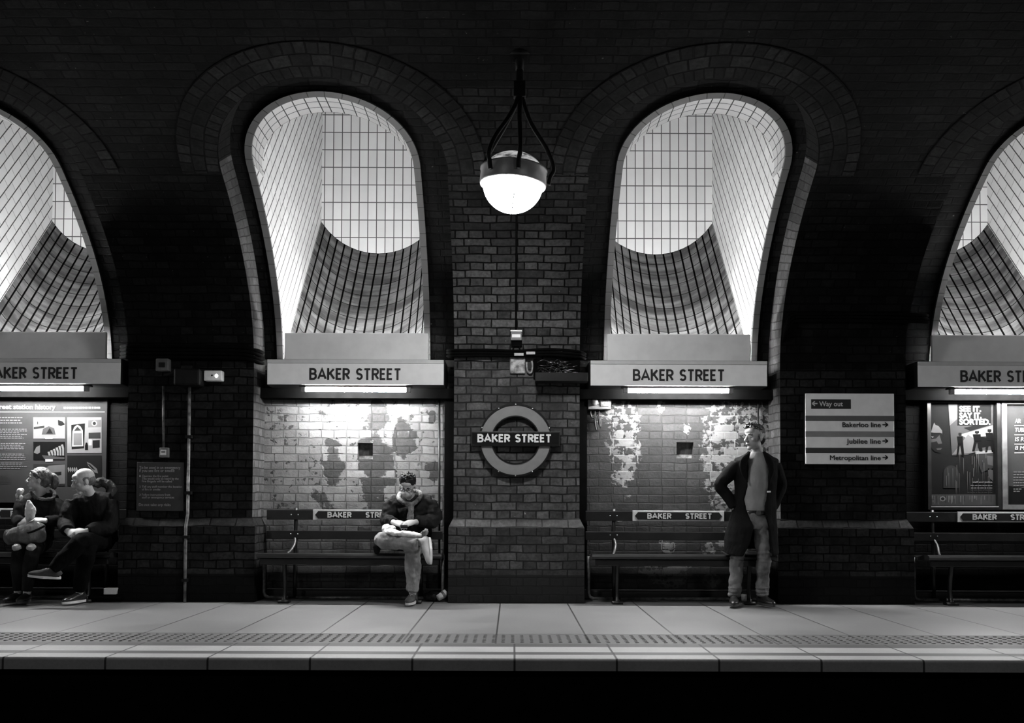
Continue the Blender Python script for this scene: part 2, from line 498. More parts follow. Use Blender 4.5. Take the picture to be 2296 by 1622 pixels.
M['n1'] = brick('painted niche brick', .012, .05, .008, soot=.2, paint=dict(v=.165, all=.36, chip=.40, low=.75,
    bare=pb([(745, 1035, 23, 52), (840, 1045, 42, 80), (845, 930, 22, 40), (905, 990, 26, 42), (972, 1058, 17, 28), (968, 940, 10, 16), (800, 1250, 60, 60), (930, 1240, 50, 50), (870, 1150, 60, 40)])),
    mortar_bright=.07, bmp=1.0)
M['n2'] = brick('stained niche brick', .008, .034, .008, soot=.3, paint=dict(v=.17, chip=.50, low=.35,
    patch=pb([(1400, 1000, 34, 95), (1385, 930, 50, 34), (1625, 1010, 50, 140), (1690, 1010, 60, 110), (1480, 905, 10, 22), (1540, 960, 9, 14), (1500, 1285, 60, 30), (1500, 1225, 22, 16), (1590, 1230, 16, 16), (1395, 1160, 30, 14), (1595, 1300, 20, 18), (1640, 1215, 40, 30)])),
    mortar_bright=.2, bmp=1.0)
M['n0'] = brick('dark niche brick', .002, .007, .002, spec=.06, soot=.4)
M['tile_back'] = tiles('tiles of the shaft back wall', .78, .10, .111, .216, 0, .006, rough=.25)
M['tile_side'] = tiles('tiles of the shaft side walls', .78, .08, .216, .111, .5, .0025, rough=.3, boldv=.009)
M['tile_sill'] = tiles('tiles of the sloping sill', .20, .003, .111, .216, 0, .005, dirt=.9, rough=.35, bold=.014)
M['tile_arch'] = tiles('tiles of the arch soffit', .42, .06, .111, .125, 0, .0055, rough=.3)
M['rim'] = tiles('rim tiles', .075, .05, .14, .5, 0, .004, rough=.5)
M['black'] = plain('black paint', .006, .5, var=.3, spec=.2)
M['matt_black'] = plain('matt black grime', .003, 1.0, spec=.03)
M['iron'] = plain('painted iron', .014, .4, .3)
M['enamel_white'] = plain('white enamel', .74, .3, var=.03, spec=.5)
M['sign_lip'] = plain('sign lip', .52, .4, var=.05)
M['letter_black'] = plain('black lettering', .012, .5, var=.05)
M['letter_white'] = plain('white lettering', .8, .5, var=.03)
M['panel_white'] = plain('cream painted panel', .75, .6, var=.07, scale=4)
M['glow_tube'] = emit('lit fluorescent tube', L_TUBE)
M['glow_shaft'] = emit('lit shaft tube', L_SHAFT)
M['glow_globe'] = emit('lit glass bowl', L_GLOBE)
M['grey_box'] = plain('grey box', .15, .6, var=.15)
M['white_plastic'] = plain('white plastic', .7, .4, var=.06)
M['galv'] = plain('worn galvanised steel', .09, .45, .4, var=.6, scale=25)
M['ring_red'] = plain('mid grey enamel', .25, .16, var=.05, coat=.4)
M['bar_blue'] = plain('dark enamel', .014, .14, var=.05, coat=.4)
M['wood'] = plain('dark varnished wood', .008, .3, var=.35, scale=9, bmp=.1)
M['bolt'] = plain('bright bolt', .7, .3, .8)

# ------------------------------------------------------------------ the tunnel
BAY = 3.22; HB = BAY / 2
DC = 3.02; ZS = 2.31
OUT = dict(a=6.16, b=2.74); INN = dict(a=6.58, b=3.06)
for S in (OUT, INN):
    pts = [(DC + S['a'], 0.0, 0.0)]; tt = []
    ln = 0
    tab = [(0.0, DC + S['a'], 0.0, 0.0)]    # s, D, z, t
    tab.append((ZS, DC + S['a'], ZS, 0.0)); ln = ZS
    pd, pz = DC + S['a'], ZS
    N = 720
    for i in range(1, N + 1):
        t = PI * i / N
        d, z = DC + S['a'] * math.cos(t), ZS + S['b'] * math.sin(t)
        ln += math.hypot(d - pd, z - pz); tab.append((ln, d, z, t)); pd, pz = d, z
    S['tab'] = tab
def surf(S, s):
    tab = S['tab']
    if s <= ZS: return tab[0][1], s, 0.0
    lo, hi = 1, len(tab) - 1
    while hi - lo > 1:
        m = (lo + hi) // 2
        if tab[m][0] <= s: lo = m
        else: hi = m
    a, b = tab[lo], tab[hi]; k = min(1, (s - a[0]) / (b[0] - a[0]))
    return tuple(a[j] + (b[j] - a[j]) * k for j in (1, 2, 3))
def s_at_D(S, D):
    for r in S['tab'][1:]:
        if r[1] <= D: return r[0]
def s_at_t(S, t): 
    i = t / PI * 720; lo = int(i); k = i - lo
    T = S['tab']; return T[1 + lo][0] * (1 - k) + T[min(2 + lo, 720 + 1)][0] * k
W_O = .99; SA_O = s_at_D(OUT, 7.23); SP_O = SA_O - W_O
W_I = .73; SA_I = s_at_D(INN, 7.8); SP_I = SA_I - W_I; S0_I = 2.45
def samples(s0, sp, sa):
    n = 26
    a = [s0 + (sp - s0) * i / 30 for i in range(30)]
    return a + [sp + (sa - sp) * math.sin(PI / 2 * i / n) for i in range(n + 1)]
def hw(s, W, sp, sa):
    if s <= sp: return W
    return math.sqrt(max(0, W * W * (1 - ((s - sp) / (sa - sp)) ** 2)))
BAYS = [-2.5, -1.5, -.5, .5, 1.5, 2.5]
CX = [b * BAY for b in BAYS]
HX = [-8.15, -4.96, -1.68, 1.685, 5.04, 8.15]     # centres of the light shafts
RECESS = {2: (802, 994, 836, 1030), 3: (1517, 992, 1555, 1028)}

def face_strip(mb, S, xa0, xa1, xb0, xb1, s0, s1, mi, nx=3):
    """strip between rows s0 and s1"""
    d0, z0, _ = surf(S, s0); d1, z1, _ = surf(S, s1)
    for j in range(nx):
        p, q = j / nx, (j + 1) / nx
        a = xa0 + (xa1 - xa0) * p; b = xa0 + (xa1 - xa0) * q
        c = xb0 + (xb1 - xb0) * q; d = xb0 + (xb1 - xb0) * p
        if abs(a - b) < 1e-5 and abs(c - d) < 1e-5: continue
        mb.quad((a, d0, z0), (b, d0, z0), (c, d1, z1), (d, d1, z1), mi, [(a, s0), (b, s0), (c, s1), (d, s1)])
piers = MB(); vault = MB()
so = samples(0, SP_O, SA_O)
so = sorted(set(so + [ZS]))
smax = OUT['tab'][-1][0]
for cx in CX:
    for a, b in zip(so[:-1], so[1:]):
        ha, hb = hw(a, W_O, SP_O, SA_O), hw(b, W_O, SP_O, SA_O)
        for sg in (-1, 1):
            x0, x1, y0, y1 = cx + sg * ha, cx + sg * HB, cx + sg * hb, cx + sg * HB
            if sg < 0: x0, x1, y0, y1 = x1, x0, y1, y0
            tgt = piers if b <= ZS + 1e-6 else vault
            mi = 0
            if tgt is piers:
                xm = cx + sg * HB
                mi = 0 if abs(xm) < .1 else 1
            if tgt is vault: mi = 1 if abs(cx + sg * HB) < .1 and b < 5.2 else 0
            face_strip(tgt, OUT, x0, x1, y0, y1, a, b, mi)
    s = SA_O; n = 46
    for i in range(n):
        a = s + (smax - s) * i / n; b = s + (smax - s) * (i + 1) / n
        face_strip(vault, OUT, cx - HB, cx + HB, cx - HB, cx + HB, a, b, 0)
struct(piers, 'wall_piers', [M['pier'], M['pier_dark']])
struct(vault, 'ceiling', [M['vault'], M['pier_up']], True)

# reveals of the niches and the arch rings
jamb = MB(); rings = MB()
for cx in CX:
    oi = [s for s in so if s <= SA_O + 1e-6]
    for sg in (-1, 1):
        run = 0
        for a, b in zip(oi[:-1], oi[1:]):
            pts = []
            for s in (a, b):
                d, z, t = surf(OUT, s); x = cx + sg * hw(s, W_O, SP_O, SA_O)
                if s <= ZS: di, zi = DC + INN['a'], z
                else: di, zi = DC + INN['a'] * math.cos(t), ZS + INN['b'] * math.sin(t)
                pts.append((Vector((x, d, z)), Vector((x, di + .01, zi + .01))))
            st = (pts[1][0] - pts[0][0]).length
            q = [pts[0][0], pts[0][1], pts[1][1], pts[1][0]]; u = [(0, run), (.42, run), (.42, run + st), (0, run + st)]
            if sg > 0: q = q[::-1]; u = u[::-1]
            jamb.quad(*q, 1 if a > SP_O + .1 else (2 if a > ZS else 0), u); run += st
    # brick-on-edge arch ring, very slightly proud
    n = 48; rows = 3; rt = .115 * rows
    for i in range(n):
        a0, a1 = PI * i / n, PI * (i + 1) / n
        q = []; u = []
        for a, r in ((a0, 0), (a1, 0), (a1, 1), (a0, 1)):
            k = W_O + .002 + r * rt
            x = cx + k * math.cos(a); s = SP_O + k * math.sin(a)
            d, z, t = surf(OUT, s)
            x = max(cx - HB + .001, min(cx + HB - .001, x))
            nv = Vector((0, -math.cos(t), -math.sin(t)))
            q.append(Vector((x, d, z)) + nv * .006)
            u.append((a * (W_O + .17), r * rt))
        rings.quad(q[0], q[3], q[2], q[1], 0, [u[0], u[3], u[2], u[1]])
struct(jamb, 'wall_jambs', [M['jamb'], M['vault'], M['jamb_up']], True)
struct(rings, 'trim_1', M['ring'], True)

# inner wall of the niches with the openings of the light shafts
inner = MB()
si = sorted(set(samples(S0_I, SP_I, SA_I)))
low = [0, .5, 1, 1.5, 2, ZS, S0_I]
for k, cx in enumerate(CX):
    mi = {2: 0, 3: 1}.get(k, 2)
    W2 = W_O + .02
    lw = list(low); rc = None
    if k in RECESS:
        q = RECESS[k]; r0, r1 = P(q[0], q[3], 9.6), P(q[2], q[1], 9.6); rc = (r0.x, r1.x, r0.z, r1.z); lw = sorted(lw + [rc[2], rc[3]])
    for a, b in zip(lw[:-1], lw[1:]):
        if rc and a >= rc[2] - 1e-6 and b <= rc[3] + 1e-6:
            face_strip(inner, INN, cx - W2, rc[0], cx - W2, rc[0], a, b, mi); face_strip(inner, INN, rc[1], cx + W2, rc[1], cx + W2, a, b, mi)
        else: face_strip(inner, INN, cx - W2, cx + W2, cx - W2, cx + W2, a, b, mi)
    for a, b in zip(si[:-1], si[1:]):
        ha, hb = hw(a, W_I, SP_I, SA_I), hw(b, W_I, SP_I, SA_I)
        hx = HX[k]
        face_strip(inner, INN, cx - W2, hx - ha, cx - W2, hx - hb, a, b, 3)
        face_strip(inner, INN, hx + ha, cx + W2, hx + hb, cx + W2, a, b, 3)
    e = s_at_t(INN, surf(OUT, SA_O)[2]) + .05
    for i in range(6):
        a = SA_I + (e - SA_I) * i / 6; b = SA_I + (e - SA_I) * (i + 1) / 6
        face_strip(inner, INN, cx - W2, cx + W2, cx - W2, cx + W2, a, b, 3)
struct(inner, 'wall_back', [M['n1'], M['n2'], M['n0'], M['vault']])

# light shafts: soffit ring, side walls, back wall, sloping curved sill
YB = 11.26; TANS = 1.139; ZC = 4.01; RS = .886; ZTOP = 6.3; BD = .33
def sill_z(x, y): return ZC - TANS * (YB - y) + RS - math.sqrt(RS * RS - x * x)
for k, cx in enumerate(HX):
    sh = MB()
    # back wall
    n = 16
    for i in range(n):
        a, b = -W_I + 2 * W_I * i / n, -W_I + 2 * W_I * (i + 1) / n
        za, zb = sill_z(a, YB) - .02, sill_z(b, YB) - .02
        sh.quad((cx + a, YB, za), (cx + b, YB, zb), (cx + b, YB, ZTOP), (cx + a, YB, ZTOP), 0,
                [(a + .75 + .055, za - .1), (b + .75 + .055, zb - .1), (b + .75 + .055, ZTOP - .1), (a + .75 + .055, ZTOP - .1)])
    # sill
    m = 24; yf = 9.62; L = math.hypot(1, TANS)
    for i in range(n):
        a, b = -W_I + 2 * W_I * i / n, -W_I + 2 * W_I * (i + 1) / n
        for j in range(m):
            y0, y1 = yf + (YB - yf) * j / m, yf + (YB - yf) * (j + 1) / m
            ua, ub = RS * math.asin(a / RS), RS * math.asin(b / RS)
            sh.quad((cx + a, y0, sill_z(a, y0)), (cx + b, y0, sill_z(b, y0)), (cx + b, y1, sill_z(b, y1)), (cx + a, y1, sill_z(a, y1)), 1,
                    [(ua + 3 + k, y0 * L), (ub + 3 + k, y0 * L), (ub + 3 + k, y1 * L), (ua + 3 + k, y1 * L)])
    # side walls: polygon fans as strips in y
    zsp = surf(INN, SP_I)[1]
    ySP = surf(INN, SP_I)[0]
    ang = math.atan(TANS)
    def uvs(y, z): return (y * math.cos(ang) + z * math.sin(ang), -y * math.sin(ang) + z * math.cos(ang))
    for sg in (-1, 1):
        x = cx + sg * W_I
        def q4(p):
            pts = [(x, y, z) for y, z in p]; u = [uvs(y, z) for y, z in p]
            if sg > 0: pts = pts[::-1]; u = u[::-1]
            sh.add(pts, [tuple(range(len(p)))], 2, [u])
        ss = [s for s in si if s <= SP_I + 1e-6]
        ys0 = ySP + BD
        # rows by z; front limit is the opening edge up to the springing, then the back of the soffit ring
        zs_ = [surf(INN, s)[1] for s in ss]
        for s_a, s_b in zip(ss[:-1], ss[1:]):
            ya, za, _ = surf(INN, s_a); yb, zb, _ = surf(INN, s_b)
            def yback(z): return min(YB, YB + (z - (ZC + RS - math.sqrt(RS * RS - W_I * W_I))) / TANS)
            q4([(ya, za), (max(ya, yback(za)), za), (max(yb, yback(zb)), zb), (yb, zb)])
        q4([(ySP, zsp), (max(ySP, yback(zsp)), zsp), (YB, sill_z(W_I, YB)), (YB, sill_z(W_I, YB) + .01), (ys0, sill_z(W_I, YB) + .01), (ys0, zsp + .0)])
        q4([(ys0, sill_z(W_I, YB) + .01), (YB, sill_z(W_I, YB) + .01), (YB, ZTOP), (ys0, ZTOP)])
    # soffit ring and the front wall that rises from it
    ar = [s for s in si if s >= SP_I - 1e-6]
    run = 0
    for s_a, s_b in zip(ar[:-1], ar[1:]):
        ya, za, _ = surf(INN, s_a); yb, zb, _ = surf(INN, s_b)
        ha, hb = hw(s_a, W_I, SP_I, SA_I), hw(s_b, W_I, SP_I, SA_I)
        st = math.sqrt((ha - hb) ** 2 + (yb - ya) ** 2 + (zb - za) ** 2)
        for sg in (-1, 1):
            q = [(cx + sg * ha, ya, za), (cx + sg * ha, ya + BD, za), (cx + sg * hb, yb + BD, zb), (cx + sg * hb, yb, zb)]
            u = [(run, 0), (run, .375), (run + st, .375), (run + st, 0)]
            q2 = [(cx + sg * ha, ya + BD, za), (cx + sg * ha, ya + BD, ZTOP), (cx + sg * hb, yb + BD, ZTOP), (cx + sg * hb, yb + BD, zb)]
            if sg > 0: q = q[::-1]; u = u[::-1]; q2 = q2[::-1]
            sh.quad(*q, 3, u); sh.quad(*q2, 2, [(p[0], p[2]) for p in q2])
        run += st
    sh.quad((cx - W_I, 7.8, ZTOP), (cx + W_I, 7.8, ZTOP), (cx + W_I, YB, ZTOP), (cx - W_I, YB, ZTOP), 2, [(0, 0), (1.5, 0), (1.5, 3), (0, 3)])
    for p in sh.v:
        t_ = max(0, (p.y - 9.3) / (YB - 9.3)); p.x = cx + (p.x - cx) * (1 - .045 * t_)
    struct(sh, 'wall_light_shaft', [M['tile_back'], M['tile_sill'], M['tile_side'], M['tile_arch']])
    # rim tiles round the opening
    rm = MB(); run = 0; cx = HX[k]; bw_ = .06
    ol = [(-W_I, s) for s in si if s < SP_I] + [(W_I * math.cos(PI - PI * i / 44), SP_I + W_I * math.sin(PI * i / 44)) for i in range(45)] + [(W_I, s) for s in reversed(si) if s < SP_I]
    for i in range(len(ol) - 1):
        rr = []
        for j in (i, i + 1):
            p = Vector(ol[j]); a = Vector(ol[max(j - 1, 0)]); b = Vector(ol[min(j + 1, len(ol) - 1)])
            t_ = (b - a).normalized(); nn = Vector((-t_.y, t_.x))
            for off, pr in ((0, .03), (bw_, .03), (bw_, -.01), (0, -.02)):
                c = p + nn * off; d, z, t = surf(INN, c.y)
                rr.append(Vector((cx + c.x, d, z)) + Vector((0, -math.cos(t), -math.sin(t))) * pr)
        st = (rr[4] - rr[0]).length
        for a, b in ((0, 1), (1, 2), (3, 0)):
            rm.quad(rr[a], rr[b], rr[b + 4], rr[a + 4], 0, [(run, .05), (run, .11), (run + st, .11), (run + st, .05)])
        run += st
    struct(rm, 'trim_%d' % (k + 2), M['rim'])

# plinths of the piers
pl = MB()
for i in range(-2, 3):
    cx = i * BAY
    hw0, hw1 = .62, .665; y0, y1, yb = 9.18, 9.115, 9.58
    lv = [(0, hw1, y1), (.735, hw1, y1), (.83, hw0, y0)]
    run = 0
    for (za, ha, ya), (zb, hb, yb_) in zip(lv[:-1], lv[1:]):
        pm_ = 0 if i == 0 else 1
        pl.quad((cx - ha, ya, za), (cx + ha, ya, za), (cx + hb, yb_, zb), (cx - hb, yb_, zb), pm_, [(cx - ha, za), (cx + ha, za), (cx + hb, zb), (cx - hb, zb)])
        for sg in (-1, 1):
            q = [(cx + sg * ha, ya, za), (cx + sg * ha, yb, za), (cx + sg * hb, yb, zb), (cx + sg * hb, yb_, zb)]
            u = [(ya, za), (yb, za), (yb, zb), (yb_, zb)]
            if sg < 0: q = q[::-1]; u = u[::-1]
            pl.quad(*q, pm_, u)
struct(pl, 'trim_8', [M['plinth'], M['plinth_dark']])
lt = MB()
for cx in CX: lt.box(cx - .99, cx + .99, 9.42, 9.6, 2.035, 2.134)
struct(lt, 'trim_9', M['matt_black'])
# low step along the foot of each niche
bb = MB()
for cx in CX: bb.box(cx - .94, cx + .94, 9.47, 9.6, 0, .10)
struct(bb, 'baseboard_back', M['iron'], bevel=.02)

# near wall and both end walls close the tunnel
nw = MB()
nw.quad((8.05, DC - OUT['a'], 0), (-8.05, DC - OUT['a'], 0), (-8.05, DC - OUT['a'], ZS + .02), (8.05, DC - OUT['a'], ZS + .02), 0, [(0, 0), (16, 0), (16, 2.3), (0, 2.3)])
struct(nw, 'wall_near', M['vault'])

# ------------------------------------------------------------------ platform
def paving(name, v, jx0, jdx, rough=.6, spec=.2):
    m, nt, b = new_mat(name)
    g = node(nt, 'ShaderNodeNewGeometry'); sep = node(nt, 'ShaderNodeSeparateXYZ'); nt.links.new(g.outputs['Position'], sep.inputs[0])
    pos = g.outputs['Position']
    u = math_(nt, 'DIVIDE', math_(nt, 'SUBTRACT', sep.outputs[0], jx0), jdx)
    q = math_(nt, 'MULTIPLY', math_(nt, 'ABSOLUTE', math_(nt, 'SUBTRACT', math_(nt, 'FRACT', u), .5)), jdx)
    j = ramp(nt, q, jdx / 2 - .009, jdx / 2 - .004)
    slab = node(nt, 'ShaderNodeTexWhiteNoise', noise_dimensions='1D'); nt.links.new(math_(nt, 'FLOOR', math_(nt, 'ADD', u, .0)), slab.inputs['W'])
    n1 = noise_(nt, pos, 2.5, 5, .6); n2 = noise_(nt, pos, 60, 5, .7, 2)
    c = mixc(nt, ramp(nt, n1, .3, .7), v * .9, v * 1.08)
    c = mixc(nt, math_(nt, 'MULTIPLY', slab.outputs[0], .22), c, v * .6)
    c = mixc(nt, ramp(nt, n2, .35, .75, 0, .3), c, v * .5)
    c = mixc(nt, math_(nt, 'MULTIPLY', j, .9), c, .01)
    nt.links.new(c, b.inputs['Base Color'])
    nt.links.new(ramp(nt, n1, .2, .8, rough * .96, rough * 1.06), b.inputs['Roughness']); b.inputs['Specular IOR Level'].default_value = spec
    bump(nt, b, math_(nt, 'SUBTRACT', math_(nt, 'MULTIPLY', n2, .12), j), .35, .006)
    return m
M['pave'] = paving('platform paving', .20, -.155, .655, rough=.40, spec=.55)
M['tact'] = paving('tactile paving', .115, -.155, .655)
M['cope'] = paving('coping stone', .075, -.025, .64)
M['cope_face'] = paving('coping face', .26, -.025, .64)
M['cope_line'] = paving('painted line on the coping', .40, -.025, .64)
XE = 8.05
fl = MB(); fl.box(-XE, XE, 6.97, 9.62, -.05, 0); struct(fl, 'floor', M['pave'])
tc_ = MB(); tc_.box(-XE, XE, 6.49, 6.97, -.05, -.001)
for i in range(int(2 * 6.2 / .067)):
    for j in range(6):
        x, y = -6.2 + i * .067, 6.56 + j * .067
        n = 8
        vs = [(x + .018 * math.cos(2 * PI * k / n), y + .018 * math.sin(2 * PI * k / n), -.002) for k in range(n)] + \
             [(x + .010 * math.cos(2 * PI * k / n), y + .010 * math.sin(2 * PI * k / n), .005) for k in range(n)]
        tc_.add(vs, [(k, (k + 1) % n, n + (k + 1) % n, n + k) for k in range(n)] + [tuple(range(n, 2 * n))])
struct(tc_, 'floor_tactile_strip', M['tact'])
cp = MB()
for a, b, mi in ((6.35, 6.49, 0), (6.13, 6.35, 1), (6.02, 6.13, 0), (5.88, 6.02, 1)):
    cp.quad((-XE, a, 0), (XE, a, 0), (XE, b, 0), (-XE, b, 0), mi)
n = 5; pv = (5.88, 0)
for i in range(1, n + 1):
    a = PI / 2 * i / n; p = (5.88 - .02 * math.sin(a), -.02 + .02 * math.cos(a))
    cp.quad((-XE, p[0], p[1]), (XE, p[0], p[1]), (XE, pv[0], pv[1]), (-XE, pv[0], pv[1]), 2); pv = p
cp.quad((-XE, 5.86, -.075), (XE, 5.86, -.075), (XE, 5.86, -.02), (-XE, 5.86, -.02), 2)
cp.quad((-XE, 5.86, -.075), (-XE, 6.0, -.075), (XE, 6.0, -.075), (XE, 5.86, -.075), 0)
cp.quad((-XE, 6.49, -.2), (XE, 6.49, -.2), (XE, 6.49, 0), (-XE, 6.49, 0), 0)
struct(cp, 'floor_coping', [M['cope'], M['cope_line'], M['cope_face']], True)
pf = MB(); pf.quad((-XE, 5.98, -1.1), (XE, 5.98, -1.1), (XE, 5.98, -.075), (-XE, 5.98, -.075))
pf.quad((-XE, -.1, -1.1), (XE, -.1, -1.1), (XE, 5.98, -1.1), (-XE, 5.98, -1.1))
pf.quad((-XE, -.1, -1.1), (-XE, -.1, 0), (XE, -.1, 0), (XE, -.1, -1.1))
struct(pf, 'floor_track_bed', M['matt_black'])
nf = MB(); nf.quad((-XE, -3.2, 0), (XE, -3.2, 0), (XE, -.1, 0), (-XE, -.1, 0)); struct(nf, 'floor_near_platform', M['pave'])
M['sign_white'] = plain('pale enamelled sign', .78, .45, var=.04)
M['letter_pale'] = plain('pale lettering', .6, .5, var=.02)
M['stripe_a'] = plain('dark grey stripe', .10, .5, var=.05)
M['stripe_b'] = plain('mid grey stripe', .22, .5, var=.05)
M['stripe_c'] = plain('black stripe', .03, .5, var=.05)
M['frame_dark'] = plain('dark poster frame', .012, .4, .3)
M['frame_light'] = plain('aluminium poster frame', .14, .4, .4)
M['board_tone'] = plain('dark printed board', .022, .8, spec=.04, var=.12, scale=3)
M['sign_lip2'] = plain('grey rail', .16, .5)
M['notice_tone'] = plain('dark notice board', .035, .45, var=.1)
M['notice_ink'] = plain('notice lettering', .38, .6, var=.2)
M['pipe'] = plain('worn painted pipe', .13, .5, var=.7, scale=14)
M['white_plastic2'] = plain('scratched pale plastic', .8, .4, var=.1)
M['indicator'] = emit('small indicator light', 3.0)
M['dim_grey'] = plain('dim grey plastic', .09, .6)
M['worn_grey'] = plain('worn grey metal', .22, .5, .2, var=.7, scale=20)
M['white_dull'] = plain('dull white tag', .45, .6)
M['wire_gloss'] = plain('glossy black wire', .03, .12, .4)
M['recess_edge'] = plain('mortar edged recess', .04, .8, var=.5, scale=30)
M['recess'] = plain('dark recess plate', .10, .7, var=.8, scale=14)
M['plate_white'] = plain('aged white enamel', .30, .45, var=.12, scale=20)
# ------------------------------------------------------------------ signs and lamps over the niches
WHERE = ['cut off by the left edge', 'above the seated man with crossed legs', 'above the standing man in the long coat', 'above the framed posters at the right']
PC = [-4.9, -1.63, 1.645, 4.94]
NC = [-4.79, -1.595, 1.6, 4.835]
for i, cx in enumerate(NC):
    e = empty('station_name_sign', (cx, 9.3, 2.134), 'white box sign reading BAKER STREET, ' + WHERE[i], 'sign', 'name signs over the niches')
    b = MB(); b.box(cx - .88, cx + .88, 9.185, 9.6, 2.134, 2.392); b.build('housing', M['black'], e, bevel=.006)
    b = MB(); b.box(cx - .872, cx + .872, 9.175, 9.187, 2.140, 2.352); b.build('face_panel', M['enamel_white'], e, bevel=.003)
    b = MB(); b.box(cx - .872, cx + .872, 9.168, 9.187, 2.352, 2.387); b.build('top_lip', M['sign_lip'], e, bevel=.003)
    stroke_word('lettering', 'BAKER STREET', cx - .455, cx + .455, 2.187, .117, 9.1752, M['letter_black'], e, t=.17)
    e = empty('fluorescent_lamp', (cx, 9.3, 2.05), 'lit fluorescent tube under the name sign, ' + WHERE[i].replace('above', 'over').replace('cut off by', 'at'), 'lamp', 'tubes under the name signs')
    b = MB(); b.box(cx - .56, cx + .56, 9.195, 9.27, 2.118, 2.134); b.build('fitting', M['iron'], e)
    b = MB(); b.tube([(cx - .5, 9.22, 2.095), (cx + .5, 9.22, 2.095)], .021, 12); b.build('tube', M['glow_tube'], e, True)
    for sg in (-1, 1):
        b = MB(); b.box(cx + sg * .52 - .022, cx + sg * .52 + .022, 9.195, 9.245, 2.07, 2.125); b.build('end_cap', M['grey_box'], e, bevel=.005)
    e = empty('light_box', (cx, 9.45, 2.40), 'plain pale panel above the name sign, ' + WHERE[i], 'light box', 'pale panels at the foot of the light shafts')
    b = MB(); px = PC[i]; b.box(px - .73, px + .73, 9.42, 9.455, 2.395, 2.70); b.build('front_panel', M['panel_white'], e, bevel=.01)
    b = MB(); b.box(px - .72, px + .72, 9.455, 9.62, 2.395, 2.44); b.build('tray', M['panel_white'], e)
    b = MB(); b.tube([(px - .62, 9.60, 2.57), (px + .62, 9.60, 2.57)], .02, 12); b.build('tube', M['glow_shaft'], e, True)

# ------------------------------------------------------------------ globe lamp
def make_globe():
    c = P(1150, 414, 7.07)
    top = P(1165, 100, 7.07); 
    vz = surf(OUT, s_at_D(OUT, 7.07))[1]
    e = empty('globe_lamp', (c.x, c.y, c.z), 'big lit globe pendant lamp hanging in front of the central pier', 'lamp', 'globe lamps')
    tilt = Matrix.Rotation(math.radians(4), 3, 'Y')
    RB = .232
    bowl = [(RB * math.cos(a) * .985, RB * .93 * math.sin(a)) for a in [-PI / 2 * i / 14 for i in range(15)]]
    bowl = [(max(r, .001), z) for r, z in bowl]
    b = MB(); b.lathe([(r, z) for r, z in reversed(bowl)], c, 40, R=tilt); b.build('glass_bowl', M['glow_globe'], e, True)
    ring = [(.236, -.012), (.252, -.012), (.256, .0), (.252, .095), (.258, .10), (.258, .115), (.218, .125), (.21, .11), (.236, .07), (.236, -.012)]
    b = MB(); b.lathe(ring, c, 48, R=tilt); b.build('collar', M['collar'], e, True)
    dome = [(.212 * math.cos(a), .115 + .125 * math.sin(a)) for a in [PI / 2 * i / 10 for i in range(11)]]
    dome = [(max(r, .001), z) for r, z in dome]
    b = MB(); b.lathe(dome, c, 40, R=tilt); b.build('upper_dome', M['dome'], e, True)
    # the wire of the bowl
    st = P(1165, 205, 7.07)
    hub = Vector((st.x, st.y, st.z))
    for ang in (-8, 82, 128, 215):
        a = math.radians(ang)
        dirv = Vector((math.cos(a), -math.sin(a), 0))
        ep = c + tilt @ Vector((dirv.x * .275, dirv.y * .275, .03))
        pts = [hub + Vector((dirv.x * .02, dirv.y * .02, .03)), hub + Vector((dirv.x * .03, dirv.y * .03, -.08)),
               hub.lerp(ep, .35) + dirv * .015, hub.lerp(ep, .62) + dirv * .075 , hub.lerp(ep, .82) + dirv * .08, ep + Vector((0, 0, .06)) + dirv * .012, ep]
        b = MB(); b.loft(pts, [.017] * 7, None, 8, sub=5); b.build('arm', M['black'], e, True)
    b = MB(); b.loft([c + Vector((-.01, -.0, -.232)), c + Vector((-.0, -.15, -.185)), c + Vector((.012, -.205, -.12))], [.004] * 3, None, 6, sub=4); b.build('wire', M['black'], e, True)
    b = MB(); b.box(hub.x - .045, hub.x + .045, hub.y - .035, hub.y + .035, hub.z - .05, hub.z + .07)
    b.tube([hub, (hub.x, hub.y, top.z)], [.026, .028], 12)
    b.build('stem', M['black'], e, bevel=.005)
    b = MB(); b.lathe([(.001, vz + .02), (.10, vz + .02), (.105, top.z + .03), (.095, top.z - .02), (.06, top.z - .07), (.035, top.z - .12), (.03, top.z - .2), (.001, top.z - .2)], (hub.x, hub.y, 0), 24)
    b.build('ceiling_rose', M['black'], e, True)
    return e
M['collar'] = plain('grey enamelled collar', .35, .4, .2, var=.1)
M['dome'], nt_, b_ = new_mat('dusty lit glass dome')
tc0 = node(nt_, 'ShaderNodeTexCoord'); n0_ = noise_(nt_, tc0.outputs['Object'], 9, 6, .65, 0, (1, 1, 2.2))
b_.inputs['Base Color'].default_value = (.2, .2, .2, 1); b_.inputs['Roughness'].default_value = .15; b_.inputs['Emission Strength'].default_value = 1
nt_.links.new(mixc(nt_, ramp(nt_, n0_, .38, .66), .03, .55), b_.inputs['Emission Color'])
globe = make_globe()
for dx in (-9.66, 9.66):
    g = copy_tree(globe, (dx, 0, 0), 'globe pendant lamp hanging beyond the %s edge of the photo' % ('left' if dx < 0 else 'right'))
for dx in (-4.83, 4.83):
    g = copy_tree(globe, (dx, -8.1, 0), 'globe pendant lamp over the near platform on the %s' % ('left' if dx < 0 else 'right'))

